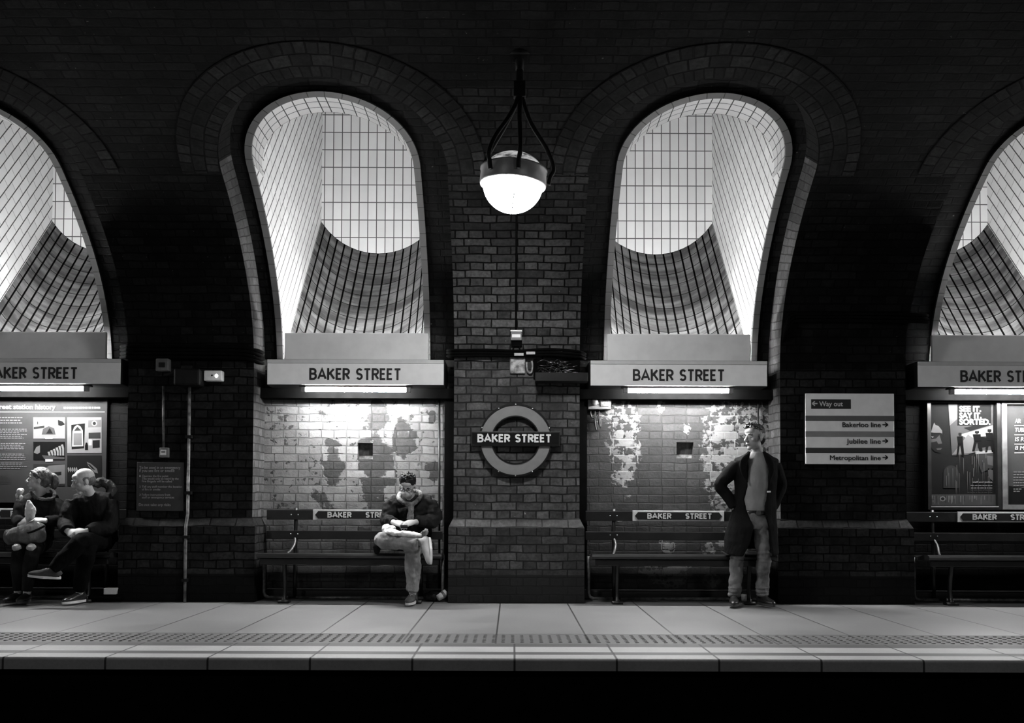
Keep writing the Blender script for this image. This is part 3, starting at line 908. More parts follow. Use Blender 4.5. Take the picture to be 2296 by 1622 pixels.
# ------------------------------------------------------------------ roundel
c = P(1156, 987, 9.12); k = 9.12 / F
e = empty('station_roundel', (c.x, 9.16, c.z - .36), 'round station roundel with a dark bar reading BAKER STREET on the central pier', 'sign')
def ringmesh(r0, r1, y0, y1, n=72):
    b = MB(); b.lathe([(r0, y0), (r1, y0), (r1, y1), (r0, y1), (r0, y0)], (c.x, 0, c.z), n, R=Matrix.Rotation(-PI / 2, 3, 'X')); return b
ringmesh(.238, .348, 9.125, 9.15).build('ring', M['ring_red'], e, bevel=.003)
ringmesh(.343, .360, 9.115, 9.178).build('rim', M['black'], e)
ringmesh(.228, .240, 9.118, 9.178).build('inner_rim', M['black'], e)
b = MB(); b.box(c.x - .435, c.x + .435, 9.10, 9.178, c.z - .072 + .01, c.z + .072 + .01); b.build('bar_frame', M['iron'], e, bevel=.004)
b = MB(); b.box(c.x - .425, c.x + .425, 9.094, 9.11, c.z - .052, c.z + .072); b.build('bar', M['bar_blue'], e, bevel=.003)
stroke_word('lettering', 'BAKER STREET', X(1070, 9.1), X(1237, 9.1), c.z - .026, .082, 9.0945, M['letter_white'], e, t=.21)
for a in (-62, -90, -118, 62, 90, 118, 20, 160):
    for r in (.232,):
        q = Vector((c.x + .35 * math.cos(math.radians(a)), 9.112, c.z + .35 * math.sin(math.radians(a))))
        b = MB(); b.ell(q, (.007, .006, .007), n=8, m=6); b.build('screw', M['bolt'], e, True)

# ------------------------------------------------------------------ benches
def make_bench(cx, label, plate_dx=0.0):
    e = empty('platform_bench', (cx, 9.2, 0), label, 'bench', 'wooden benches in the niches')
    b = MB()
    prof = [(8.985, .478), (8.975, .462), (8.985, .44), (9.02, .432), (9.1, .432), (9.42, .425), (9.44, .45), (9.42, .462), (9.25, .458), (9.1, .482), (9.02, .487)]
    n = len(prof)
    vs = [(cx - .89, y, z) for y, z in prof] + [(cx + .89, y, z) for y, z in prof]
    b.add(vs, [tuple(range(n)), tuple(range(2 * n - 1, n - 1, -1))] + [(i, i + n, (i + 1) % n + n, (i + 1) % n) for i in range(n)])
    b.build('seat', M['wood'], e)
    b = MB(); b.box(cx - .86, cx + .86, 9.0, 9.03, .375, .432); b.build('apron', M['wood'], e, bevel=.004)
    b = MB(); b.box(cx - .92, cx + .86, 9.45, 9.475, .80, .90); b.build('top_rail', M['wood'], e, bevel=.005)
    b = MB(); b.box(cx - .92, cx + .86, 9.44, 9.47, .605, .69); b.build('middle_rail', M['wood'], e, bevel=.005)
    for sg in (-1, 1):
        x = cx + sg * .64
        b = MB(); b.loft([(x, 9.06, .43), (x, 9.08, .3), (x, 9.10, .15), (x - sg * .0, 9.08, .04), (x, 9.05, .02)], [(.022, .03), (.02, .028), (.018, .026), (.02, .03), (.024, .04)], (1, 0, 0), 10, sub=3)
        b.box(x - .05, x + .05, 9.02, 9.14, 0, .03)
        b.build('front_leg', M['iron'], e, True)
        b = MB(); b.loft([(x + .01, 9.46, .02), (x + .01, 9.47, .45), (x + .01, 9.485, .92)], [(.018, .012)] * 3, (1, 0, 0), 8, sub=2)
        b.build('back_post', M['iron'], e, True)
        b = MB(); b.loft([(x - .02, 9.26, .47), (x - .0, 9.33, .50), (x + .02, 9.40, .56), (x + .01, 9.45, .62)], [(.013, .010)] * 4, (1, 0, 0), 8, sub=4)
        b.build('seat_bracket', M['bolt2'], e, True)
        b = MB(); b.box(x - .02, x + .02, 9.06, 9.46, .40, .43); b.build('seat_bearer', M['iron'], e)
        for z in (.85, .655):
            for dx in (-.03, .04):
                b = MB(); b.ell((x + dx, 9.449 if z > .8 else 9.439, z + .002), (.006, .005, .006), n=8, m=6); b.build('bolt', M['bolt'], e, True)
    # tubular foot rail
    for a, q in ((-.9, -.66), (-.58, .88)):
        b = MB(); pts = [(cx + a, 9.30, .028), (cx + q, 9.30, .028)]
        if a < -.8: pts = [(cx + a, 9.3, .45), (cx + a, 9.3, .08), (cx + a + .015, 9.3, .045), (cx + a + .05, 9.3, .028)] + pts[1:]
        else: pts = pts[:1] + [(cx + q - .05, 9.3, .028), (cx + q - .015, 9.3, .045), (cx + q, 9.3, .08), (cx + q, 9.3, .45)]
        b.loft(pts, [.017] * len(pts), (0, 1, 0), 10); b.build('foot_rail', M['galv'], e, True)
    # enamel name plate on the top rail
    px = cx + plate_dx
    w_ = .465; z0, z1 = .798, .905; t = .011
    b = MB(); b.box(px - w_, px + w_, 9.440, 9.452, z0, z1); pla = b.build('name_plate', M['plate_white'], e, bevel=.004)
    zm = (z0 + z1) / 2; hh = (z1 - z0) / 2 - .016
    pts = [(px - w_ + .025, zm), (px - w_ + .055, zm - hh), (px + w_ - .055, zm - hh), (px + w_ - .025, zm), (px + w_ - .055, zm + hh), (px - w_ + .055, zm + hh)]
    b = MB(); b.poly(pts, 9.4365, 9.441); b.build('dark_field', M['bar_blue'], pla)
    stroke_word('lettering', 'BAKER', px - w_ + .15, px - w_ + .395, zm - .029, .058, 9.4365, M['plate_white'], pla, t=.22)
    stroke_word('lettering', 'STREET', px + w_ - .395, px + w_ - .125, zm - .029, .058, 9.4365, M['plate_white'], pla, t=.22)
    return e
M['bolt2'] = plain('worn bright iron', .06, .45, .2, var=.4)
BL = ['dark wooden bench under the woman and the bald man', 'dark wooden bench with the phone-using man at its right end',
      'dark wooden bench behind the standing man in the long coat', 'dark wooden bench below the two framed posters']
for i, (cx, pdx) in enumerate(zip([-4.80, -1.61, 1.62, 4.86], [0, .015, .02, .07])):
    make_bench(cx, BL[i], pdx)
# ------------------------------------------------------------------ direction sign
def R4(x0, y0, x1, y1, D):
    a = P(x0, y1, D); b = P(x1, y0, D); return a.x, b.x, a.z, b.z     # x0 x1 z0 z1
e_ = R4(1807, 883, 2005, 1041, 9.13)
e = empty('direction_sign', ((e_[0] + e_[1]) / 2, 9.15, e_[2]), 'large pale direction sign reading Way out with three line names on the right pier', 'sign')
b = MB(); b.box(e_[0], e_[1], 9.135, 9.18, e_[2], e_[3]); b.build('panel', M['sign_white'], e, bevel=.004)
b = MB(); b.box(e_[0] - .004, e_[1] + .004, 9.145, 9.18, e_[2] - .004, e_[3] + .004); b.build('back_tray', M['black'], e)
for y0, y1, mt in ((933, 944, 'stripe_a'), (968, 980, 'stripe_b'), (1005, 1016, 'stripe_c')):
    q = R4(1807, y0, 2005, y1, 9.13)
    b = MB(); b.box(e_[0], e_[1], 9.133, 9.136, q[2], q[3]); b.build('line_stripe', M[mt], e)
q = R4(1819, 896, 1908, 917, 9.13)
b = MB(); b.box(q[0], q[1], 9.133, 9.136, q[2], q[3]); b.build('way_out_field', M['letter_black'], e)
def arrow(name, xa, xb, py, mat, sg, parent):
    zc = P(1900, py, 9.13).z; x0, x1 = P(xa, py, 9.13).x, P(xb, py, 9.13).x
    t = .0055; hh = .021; tip = x1 if sg > 0 else x0; tail = x0 if sg > 0 else x1
    b = MB(); b.box(min(tip, tail) + .004, max(tip, tail) - .004, 9.1315, 9.133, zc - t, zc + t)
    for s in (-1, 1):
        a = Vector((tip, 0, zc)); c_ = Vector((tip - sg * .027, 0, zc + s * hh)); d = (c_ - a).normalized(); n_ = Vector((-d.z, 0, d.x)) * t
        b.add([(p.x, 9.1315, p.z) for p in (a + n_, a - n_, c_ - n_, c_ + n_)], [(0, 1, 2, 3)])
    b.build(name, mat, parent)
def line_(s, xa, xb, yb, cap, mt, bold=.0):
    text('lettering', s, P(xa, yb, 9.13).x, P(xb, yb, 9.13).x, P(xa, yb, 9.13).z, cap, 9.133, mt, e, bold, .001)
line_('Way out', 1837, 1890, 911, .049, M['letter_pale'], .02)
arrow('arrow', 1821, 1834, 905.5, M['letter_pale'], -1, e)
for s, xa, yb, ya in (('Bakerloo line', 1889, 958, 952.5), ('Jubilee line', 1898, 995, 989), ('Metropolitan line', 1861, 1032, 1026)):
    line_(s, xa, 1975, yb, .049, M['letter_black'], .02)
    arrow('arrow', 1978, 1991, ya, M['letter_black'], 1, e)

# ------------------------------------------------------------------ posters at the right
def disc(b, cx, cz, rx, rz, y, mi, n=24):
    b.add([(cx + rx * math.cos(2 * PI * i / n), y, cz + rz * math.sin(2 * PI * i / n)) for i in range(n)], [tuple(range(n))], mi)
DP = 9.56
def U(px, py, D=DP): p = P(px, py, D); return (p.x, p.z)
def pic(b, pts, mi, y): b.add([(U(*q)[0], y, U(*q)[1]) for q in pts][::-1], [tuple(range(len(pts)))], mi)
G = [plain('print tone %d' % i, v, .8, var=.08, scale=5, spec=.04) for i, v in enumerate((.002, .005, .012, .028, .06, .10, .22))]
def bars(b, x0, x1, ys, h, mi, y, rnd, right=False):
    """unreadable small print: rows of word-long dashes"""
    for py in ys:
        x = x0; end = x1 - rnd.random() * (x1 - x0) * .18
        if right: x = x0 + rnd.random() * (x1 - x0) * .25; end = x1
        while x < end:
            w_ = rnd.uniform(3.0, 8.5); xe = min(end, x + w_)
            pic(b, [(x, py), (xe, py), (xe, py + h), (x, py + h)], mi, y); x = xe + 1.6
def frame_(name, x0, y0, x1, y1, wd, mat, parent):
    a = U(x0, y1); c_ = U(x1, y0); k = wd * DP / F; b = MB()
    b.box(a[0], c_[0], DP - .045, 9.6, a[1], a[1] + k); b.box(a[0], c_[0], DP - .045, 9.6, c_[1] - k, c_[1])
    b.box(a[0], a[0] + k, DP - .045, 9.6, a[1] + k, c_[1] - k); b.box(c_[0] - k, c_[0], DP - .045, 9.6, a[1] + k, c_[1] - k)
    return b.build(name, mat, parent)
rnd = random.Random(3)
e = empty('framed_poster', (U(2160, 1140)[0], 9.57, U(2160, 1140)[1]), 'framed dark poster headed SEE IT. SAY IT. SORTED. with figures and a half-lit face', 'poster')
frame_('frame', 2077, 897, 2238, 1143, 8, M['frame_dark'], e)
b = MB(); y = DP - .004
pic(b, [(2083, 902), (2232, 902), (2232, 1136), (2083, 1136)], 1, DP)
pic(b, [(2126, 905), (2226, 905), (2226, 968), (2226, 1010), (2190, 1012), (2170, 1020), (2134, 1022)], 3, y)
pic(b, [(2126, 905), (2146, 905), (2146, 940), (2129, 955)], 4, y - .0006)
pic(b, [(2146, 906), (2222, 906), (2222, 950), (2216, 955), (2146, 955)], 1, y - .0006)
pic(b, [(2152, 975), (2226, 954), (2226, 960), (2226, 975), (2170, 985)], 5, y - .0006)
pic(b, [(2134, 1020), (2170, 975), (2185, 985), (2185, 1015)], 4, y - .0009)
pic(b, [(2160, 960), (2222, 946), (2222, 953), (2175, 967)], 1, y - .0012)
# standing figures printed on the poster
def printed_person(x, yt, h, w_, mi):
    pic(b, [(x - w_ * .28, yt), (x + w_ * .28, yt), (x + w_ * .3, yt + h * .1), (x, yt + h * .15), (x - w_ * .3, yt + h * .1)], mi + 1, y - .0016)
    pic(b, [(x - w_ * .6, yt + h * .16), (x + w_ * .5, yt + h * .15), (x + w_ * .6, yt + h * .5), (x - w_ * .4, yt + h * .5)], mi, y - .0015)
    pic(b, [(x - w_ * .4, yt + h * .48), (x + w_ * .05, yt + h * .48), (x - w_ * .35, yt + h), (x - w_ * .7, yt + h)], mi, y - .0015)
    pic(b, [(x - w_ * .05, yt + h * .48), (x + w_ * .6, yt + h * .48), (x + w_ * .8, yt + h), (x + w_ * .35, yt + h)], mi, y - .0015)
printed_person(2152, 971, 52, 12, 0); printed_person(2190, 967, 46, 16, 0)
printed_person(2218, 963, 52, 15, 0)
pic(b, [(2190, 978), (2226, 984), (2226, 1000), (2192, 1006)], 0, y - .0014)
pic(b, [(2186, 1012), (2226, 1010), (2226, 1016), (2187, 1019)], 5, y - .0015)
pic(b, [(2187, 1019), (2226, 1016), (2226, 1050), (2200, 1060)], 2, y - .0014)
pic(b, [(2212, 1022), (2226, 1024), (2226, 1045), (2214, 1042)], 3, y - .0016)
pic(b, [(2214, 1050), (2226, 1055), (2226, 1080), (2216, 1070)], 3, y - .0014)
# half-lit printed face
pic(b, [(2094, 948), (2097, 953), (2104, 956), (2112, 966), (2113, 975), (2108, 971), (2094, 971), (2087, 970), (2090, 960)], 4, y)
pic(b, [(2085, 972), (2113, 972), (2114, 990), (2113, 1003), (2108, 1016), (2096, 1014), (2087, 1004), (2084, 990)], 1, y)
pic(b, [(2106, 976), (2112, 995), (2103, 996), (2100, 990), (2085, 993), (2085, 986), (2098, 984)], 3, y - .0005)
pic(b, [(2099, 1006), (2112, 1005), (2109, 1009), (2101, 1010)], 3, y - .0005)
pic(b, [(2087, 979), (2094, 980), (2090, 982)], 5, y - .0008)
ar_ = [(2132 + 17 * math.cos(a), 1062 - 18 * math.sin(a)) for a in [PI * i / 12 for i in range(13)]]
pic(b, [(2115, 1095)] + ar_[::-1] + [(2149, 1095)], 2, y)
for i in range(26):
    x = rnd.uniform(2120, 2222); y0_ = rnd.uniform(1000, 1080); pic(b, [(x, y0_), (x + .7, y0_), (x + .9, y0_ + rnd.uniform(15, 55)), (x + .2, y0_ + 20)], 4, y - .002)
pic(b, [(2083, 1109), (2232, 1109), (2232, 1134), (2083, 1134)], 3, y - .0022)
for i in range(34):
    x = rnd.uniform(2088, 2228); h = rnd.uniform(5, 20); pic(b, [(x, 1112), (x + 1.4, 1112), (x + 1, 1112 + h), (x, 1112 + h)], rnd.choice((2, 4, 5)), y - .0026)
disc(b, *U(2113, 1119), .030, .026, y - .003, 5); disc(b, *U(2113, 1119), .018, .015, y - .0032, 2)
bars(b, 2172, 2224, (1088, 1094), 1.6, 5, y - .003, rnd, True); bars(b, 2160, 2224, (1099, 1104), 1.0, 3, y - .003, rnd, True)
b.build('print', G, e)
for s, yb, x1 in (('SEE IT.', 923, 2199), ('SAY IT.', 938, 2200), ('SORTED.', 952, 2220)):
    text('lettering', s, U(2150, yb)[0], U(x1, yb)[0], U(2150, yb)[1], .056, DP - .006, G[6], e, .07, .002)
text('lettering', 'staff and police', U(2180, 1083)[0], U(2224, 1083)[0], U(2180, 1083)[1], .018, DP - .006, G[5], e, .02, .002)
b = MB(); pic(b, [(2083, 1135.5), (2234, 1135.5), (2234, 1137.5), (2083, 1137.5)], 0, DP - .05); b.build('lower_edge_strip', G[6], e)

e = empty('framed_poster', (5.05, 9.57, U(2270, 1140)[1]), 'framed grey poster with underlined capitals, cut off by the right edge', 'poster')
frame_('frame', 2244, 897, 2400, 1143, 11, M['frame_light'], e)
b = MB(); pic(b, [(2255, 902), (2392, 902), (2392, 1136), (2255, 1136)], 3, DP)
pic(b, [(2262, 1090), (2392, 1110), (2392, 1136), (2262, 1136)], 1, DP - .003)
for py in (954, 974.5, 995.5, 1015): pic(b, [(2274, py), (2380, py), (2380, py + 2), (2274, py + 2)], 6, DP - .004)
bars(b, 2272, 2340, (1058, 1064, 1070, 1076, 1082, 1088), 2.0, 5, DP - .004, rnd)
bars(b, 2272, 2290, (1096, 1101), 2.4, 5, DP - .004, rnd)
b.build('print', G, e)
for s, yb, x1 in (('AIR', 949, 2288), ('TUBE', 969, 2299), ('IS RE', 990, 2302), ('8 MI', 1009.5, 2300)):
    text('lettering', s, U(2275, yb)[0], U(x1, yb)[0], U(2275, yb)[1], .044, DP - .005, G[6], e, .025, .002, .12)

# ------------------------------------------------------------------ history board at the left
a, c_ = U(-60, 1128), U(237, 894)
e = empty('history_board', ((a[0] + c_[0]) / 2, 9.57, a[1]), 'wide dark board on Baker Street station history with pictures behind the seated pair', 'poster')
b = MB(); b.box(U(-62, 1010)[0], U(239, 1010)[0], DP, 9.6, U(0, 1128)[1], U(0, 893)[1]); b.build('board', M['board_tone'], e, bevel=.003)
b = MB(); b.box(U(-60, 1010)[0], U(234, 1010)[0], DP - .012, DP - .001, U(0, 893)[1], U(0, 884)[1]); b.build('top_rail', M['sign_lip2'], e)
y = DP - .003
b = MB()
pic(b, [(-60, 923.5), (235, 923.5), (235, 925), (-60, 925)], 6, y)
for ys in ((936, 942, 948), (962, 966, 970, 974, 978, 982), (994, 998, 1002, 1006), (1018, 1022, 1026, 1030), (1038, 1042, 1046, 1050)):
    bars(b, -40, 62, ys, 1.8, 5, y, rnd)
bars(b, -40, 26, (1066, 1069, 1072, 1075, 1078, 1081, 1084), 1.2, 3, y, rnd)
b.build('small_print', G, e)
def photo_(name, x0, y0, x1, y1, fn, base):
    b = MB(); pic(b, [(x0, y0), (x1, y0), (x1, y1), (x0, y1)], base, y); fn(b); return b.build(name, G, e)
def p1(b):
    pic(b, [(76, 958), (100, 955), (100, 960), (76, 963)], 2, y - .001)
    pic(b, [(79, 941), (91, 941), (91, 954), (79, 954)], 5, y - .001); pic(b, [(84, 946), (86, 946), (86, 952), (84, 952)], 1, y - .0015)
    pic(b, [(94, 975), (97, 962), (110, 956), (122, 961), (125, 975)], 3, y - .001); pic(b, [(104, 973), (112, 960), (119, 973)], 1, y - .0015)
    pic(b, [(130, 942), (140, 945), (146, 952), (137, 956), (131, 954)], 1, y - .001)
    pic(b, [(100, 980), (120, 980), (118, 985), (102, 985)], 6, y - .001)
photo_('picture', 75, 936, 146, 984, p1, 5)
def p2(b):
    pic(b, [(76, 1015), (82, 1003), (90, 999), (90, 1015), (84, 1019)], 4, y - .001)
    for i in range(6):
        x = 112 + i * 6; t = 1013 - i * 3.2
        pic(b, [(x - 5, t + 1), (x, t), (x + 2, t + 9), (x + 2, 1022), (x - 2, 1022), (x - 2, t + 10)], 5, y - .001)
    pic(b, [(94, 1021), (145, 1026), (145, 1030), (100, 1030)], 3, y - .001)
    pic(b, [(102, 1030), (119, 1030), (119, 1036), (102, 1036)], 6, y - .001)
photo_('picture', 75, 991, 146, 1032, p2, 0)
def p3(b):
    pic(b, [(160, 953), (191, 950), (189, 1006), (161, 1008)], 1, y - .001)
    ap = [(162, 1002), (163, 968), (167, 958), (174, 953), (181, 957), (186, 966), (187, 1001)]
    pic(b, ap[::-1][::-1], 6, y - .0015)
    ap2 = [(165, 999), (165.5, 972), (184, 972), (184.5, 999)]
    pic(b, ap2, 4, y - .002); pic(b, [(166, 967), (174, 957), (183, 966)], 2, y - .002)
    pic(b, [(198, 943), (227, 942), (227, 958), (198, 959)], 4, y - .001)
    disc(b, *U(212, 950), .030, .030, y - .0015, 5); disc(b, *U(212, 950), .016, .016, y - .002, 2)
    pic(b, [(199, 971), (226, 970), (226, 984), (199, 984)], 2, y - .001); pic(b, [(199, 986), (206, 986), (206, 999), (199, 999)], 6, y - .0015)
    pic(b, [(208, 988), (224, 987), (224, 1004), (208, 1006)], 1, y - .001)
    pic(b, [(191, 1000), (193, 993), (196, 993), (198, 1000), (198, 1010), (191, 1010)], 0, y - .002)
photo_('picture', 151, 936, 228, 1016, p3, 5)
photo_('picture', 75, 1041, 146, 1090, lambda b: (pic(b, [(90, 1060), (110, 1045), (146, 1042), (146, 1085), (100, 1088)], 4, y - .001), pic(b, [(118, 1060), (138, 1058), (138, 1066), (118, 1068)], 1, y - .0015)), 2)
def p5(b):
    for i in range(5): pic(b, [(152 + i * 4.5, 1050), (154 + i * 4.5, 1048), (157 + i * 4.5, 1055), (154 + i * 4.5, 1060)], 5, y - .001)
    pic(b, [(195, 1036), (204, 1040), (218, 1052), (220, 1062), (212, 1060), (198, 1045)], 4, y - .001)
    pic(b, [(196, 1040), (202, 1042), (214, 1054), (208, 1053)], 1, y - .0015)
photo_('picture', 151, 1022, 228, 1090, p5, 1)
text('lettering', 'Baker Street station history', U(-56, 920)[0], U(125, 920)[0], U(0, 917.5)[1], .050, DP - .003, G[6], e, .03, .002)
b = MB(); bars(b, 143, 232, (913,), 4, 6, y, random.Random(9)); b.build('small_print', G, e)

# ------------------------------------------------------------------ left pier fittings
q = R4(305, 1037, 412, 1146, 9.16)
e = empty('emergency_notice', ((q[0] + q[1]) / 2, 9.17, q[2]), 'dark square emergency notice with pale lines of instructions on the left pier', 'notice')
b = MB(); b.box(q[0], q[1], 9.165, 9.182, q[2], q[3]); b.build('panel', M['notice_tone'], e, bevel=.004)
NT = [('To be used in an emergency', 312, 404, 1052, .030), ('if you see fire or smoke', 312, 391, 1058.5 + 0, .030),
      ('1', 312, 315, 1070, .02), ('Operate the fire point', 318, 377, 1070, .022), ('This would only be heard by the', 318, 400, 1076, .022), ('Fire Brigade will be called', 318, 385, 1082, .022),
      ('2', 312, 315, 1094, .02), ('Tell any staff member the location', 318, 408, 1094, .022), ('of fire or smoke', 318, 359, 1100, .022),
      ('3', 312, 315, 1112, .02), ('Follow instructions from', 318, 381, 1112, .022), ('staff or emergency services', 318, 390, 1118, .022), ('Do not take any risks', 311, 382, 1135, .028)]
for s, xa, xb, yb, cap in NT:
    a = P(xa, yb, 9.16); c_ = P(xb, yb, 9.16); text('lettering', s, a.x, c_.x, a.z, cap, 9.1645, M['notice_ink'], e, .0, .001)

def pbox(name, x0, y0, x1, y1, ya, yb, D, mat, parent, bevel=.004):
    q = R4(x0, y0, x1, y1, D); b = MB(); b.box(q[0], q[1], ya, yb, q[2], q[3]); return b.build(name, mat, parent, bevel=bevel)
def ppipe(name, pts, r, mat, parent, sub=1, n=8):
    b = MB(); b.loft([P(x, y, D) for x, y, D in pts], [r] * len(pts), None, n, sub=sub); return b.build(name, mat, parent, True)
def at(px, py, D): return P(px, py, D)
e = empty('wall_pipe', at(424, 1350, 9.1), 'thin worn vertical pipe running down the left pier to the floor', 'pipe')
b = MB(); a, c_ = P(425, 864, 9.13), P(424, 1170, 9.13)
b.loft([(a.x, 9.13, a.z), (a.x, 9.13, .86), (a.x - .002, 9.085, .74), (a.x - .002, 9.085, .0)], [.0155] * 4, None, 10); b.build('pipe', M['pipe'], e, True)
for z in (.2, .62, 1.05, 1.6):
    b = MB(); y_ = 9.085 if z < .8 else 9.13
    b.box(a.x - .032, a.x + .032, y_ - .018, y_ + (.03 if z < .8 else .05), z, z + .03); b.build('clip', M['black'], e)
e = empty('emergency_light', at(476, 855, 9.15), 'small pale wall unit with one bright spot on the left pier', 'emergency light')
pbox('housing', 456, 831, 497, 854, 9.09, 9.18, 9.09, M['white_plastic2'], e, .01)
b = MB(); p_ = P(485, 843, 9.085); b.ell((p_.x, 9.088, p_.z), (.016, .006, .018), n=12); b.build('indicator', M['indicator'], e, True)
b = MB(); p_ = P(475, 842, 9.085); b.ell((p_.x, 9.089, p_.z), (.008, .005, .008), n=12); b.build('sensor', M['black'], e, True)
e = empty('speaker_box', at(363, 832, 9.15), 'dim square grey box with a darker centre, top of the left pier', 'box')
pbox('housing', 348, 804, 378, 832, 9.10, 9.18, 9.1, M['dim_grey'], e, .01); pbox('grille', 356, 813, 370, 824, 9.095, 9.101, 9.1, M['black'], e, .002)
e = empty('camera_housing', at(425, 868, 9.1), 'black bulky equipment housing on the left pier beside the pale wall unit', 'box')
pbox('body', 388, 826, 448, 864, 9.0, 9.16, 9.0, M['black'], e, .02); pbox('bracket', 405, 820, 430, 852, 9.14, 9.18, 9.14, M['black'], e)
e = empty('break_glass_point', at(366, 1027, 9.15), 'small pale call point hanging under a thin conduit above the emergency notice', 'call point')
pbox('box', 357, 1004, 376, 1026, 9.12, 9.18, 9.12, M['grey_box'], e, .006); pbox('face', 360, 1009, 373, 1021, 9.114, 9.121, 9.12, M['white_plastic'], e, .003)
pbox('slot', 362, 1013, 371, 1015, 9.112, 9.115, 9.12, M['black'], e, 0)
ppipe('conduit', [(366, 866, 9.14), (366, 930, 9.14), (367, 1005, 9.14)], .011, M['galv'], e)

# cables along the piers
def cable(name, pts, r, label, cat='cable', k=3):
    e = empty(name, P(*pts[0]), label, cat)
    rnd2 = random.Random(len(pts))
    for i in range(k):
        q = [P(x, y + (i - (k - 1) / 2) * r * 2.0 * F / D, D) + Vector((0, -.004 * (i % 2), rnd2.uniform(-.004, .004))) for x, y, D in pts]
        b = MB(); b.loft(q, [r] * len(q), None, 7, sub=3); b.build('strand', M['matt_black'], e, True)
    return e
cable('cable_run', [(272, 789, 9.5), (284, 789, 9.3), (300, 789, 9.15), (420, 790, 9.15), (540, 791, 9.15), (566, 796, 9.16), (580, 800, 9.3), (590, 803, 9.5)], .018, 'thick black cable run across the left pier above its fittings', k=4)
cable('cable_run', [(1003, 792, 9.5), (1018, 792, 9.15), (1090, 792, 9.13), (1160, 793, 9.12), (1230, 790, 9.12), (1296, 795, 9.14), (1312, 800, 9.4)], .014, 'black cables across the central pier below the grey junction box', k=3)
cable('cable_run', [(1736, 800, 9.5), (1752, 775, 9.25), (1762, 735, 9.05), (1776, 716, 9.05), (1800, 712, 9.06), (1900, 712, 9.06), (2000, 713, 9.06), (2066, 714, 9.06), (2080, 716, 9.2)], .016, 'black cable run curving down at the left of the right pier above the direction sign', k=3)

# central pier fittings
e = empty('junction_box', at(1157, 764, 9.12), 'small grey junction box with a pale label below the lamp conduit', 'box')
pbox('box', 1145, 742, 1170, 763, 9.10, 9.19, 9.1, M['grey_box'], e, .006)
pbox('label', 1148, 750, 1167, 757, 9.097, 9.101, 9.1, M['white_plastic'], e, 0)
pbox('lid', 1144.5, 741, 1170.5, 744, 9.09, 9.19, 9.1, M['white_plastic'], e, .002)
pbox('gland_plate', 1146, 763, 1170, 777, 9.13, 9.18, 9.13, M['matt_black'], e, .002)
for dx in (-6, 6): ppipe('gland_cable', [(1158 + dx, 776, 9.14), (1158 + dx * 1.3, 785, 9.13), (1158 + dx * 2.4, 792, 9.11)], .008, M['matt_black'], e)
e = empty('lamp_conduit', at(1157, 742, 9.12), 'thin black conduit climbing the central pier behind the globe lamp', 'conduit')
b = MB(); pts = []
for s in [2.60 + .12 * i for i in range(16)]:
    d, z, t = surf(OUT, s); pts.append(Vector((P(1157, 700, 9.1).x, d, z)) + Vector((0, -math.cos(t), -math.sin(t))) * .012)
b.loft(pts, [.010] * len(pts), None, 8); b.build('conduit', M['matt_black'], e, True)
e = empty('blanking_plate', at(1160, 837, 9.15), 'worn grey square plate on the central pier under the cables', 'plate')
pbox('plate', 1143, 800, 1178, 838, 9.15, 9.18, 9.15, M['worn_grey'], e, .01)
e = empty('cable_loop_clip', at(1190, 838, 9.15), 'pale u-shaped clip right of the worn square plate', 'clip')
b = MB(); b.loft([P(x, y, 9.15) for x, y in ((1181, 812), (1182, 830), (1186, 836), (1192, 835), (1194, 820), (1192, 810))], [.010] * 6, None, 8, sub=3); b.build('loop', M['worn_grey'], e, True)
for i, (xa, ya, xb, yb_) in enumerate(((1153, 792, 1174, 798), (1180, 789, 1200, 795))):
    e = empty('cable_tag', at((xa + xb) / 2, yb_, 9.1), ('left' if i == 0 else 'right') + ' of two small pale tags on the cables of the central pier', 'tag', 'cable tags')
    pbox('tag', xa, ya, xb, yb_, 9.086, 9.092, 9.09, M['white_dull'], e, 0)
e = empty('cable_tray', at(1255, 856, 9.05), 'black cable tray with glinting wires at the right of the central pier', 'tray')
pbox('lip', 1200, 836, 1318, 855, 8.98, 9.0, 8.99, M['black'], e, .003)
pbox('base', 1200, 852, 1318, 856, 9.0, 9.18, 9.05, M['black'], e, .001)
pbox('backplate', 1196, 806, 1300, 850, 9.16, 9.18, 9.17, M['matt_black'], e, 0)
rnd = random.Random(5)
b = MB()
for i in range(34):
    x = rnd.uniform(1204, 1260); y0_ = rnd.uniform(812, 836)
    b.loft([P(x, y0_, 9.08), P(x + 12, y0_ + rnd.uniform(-8, 6), 9.05 + rnd.uniform(-.04, .03)), P(x + 22, y0_ + rnd.uniform(-6, 8), 9.08), P(x + 36, y0_ + rnd.uniform(-7, 7), 9.07)], [.0045] * 4, None, 5, sub=3)
o_ = b.build('tangled_wires', M['wire_gloss'], e, True); o_['kind'] = 'stuff'
for sg, lab in ((-1, 'left'), (1, 'right')):  # black boxes made up to fill the dark corners beside the pier
    x0, x1 = (-.735, -.63) if sg < 0 else (.63, .72)
    e = empty('corner_infill', ((x0 + x1) / 2, 9.5, 0), 'made-up tall black infill in the corner just %s of the central pier' % lab, 'infill')
    b = MB(); b.box(x0, x1, 9.5, 9.595, .10, 2.03); b.build('infill', M['matt_black'], e)
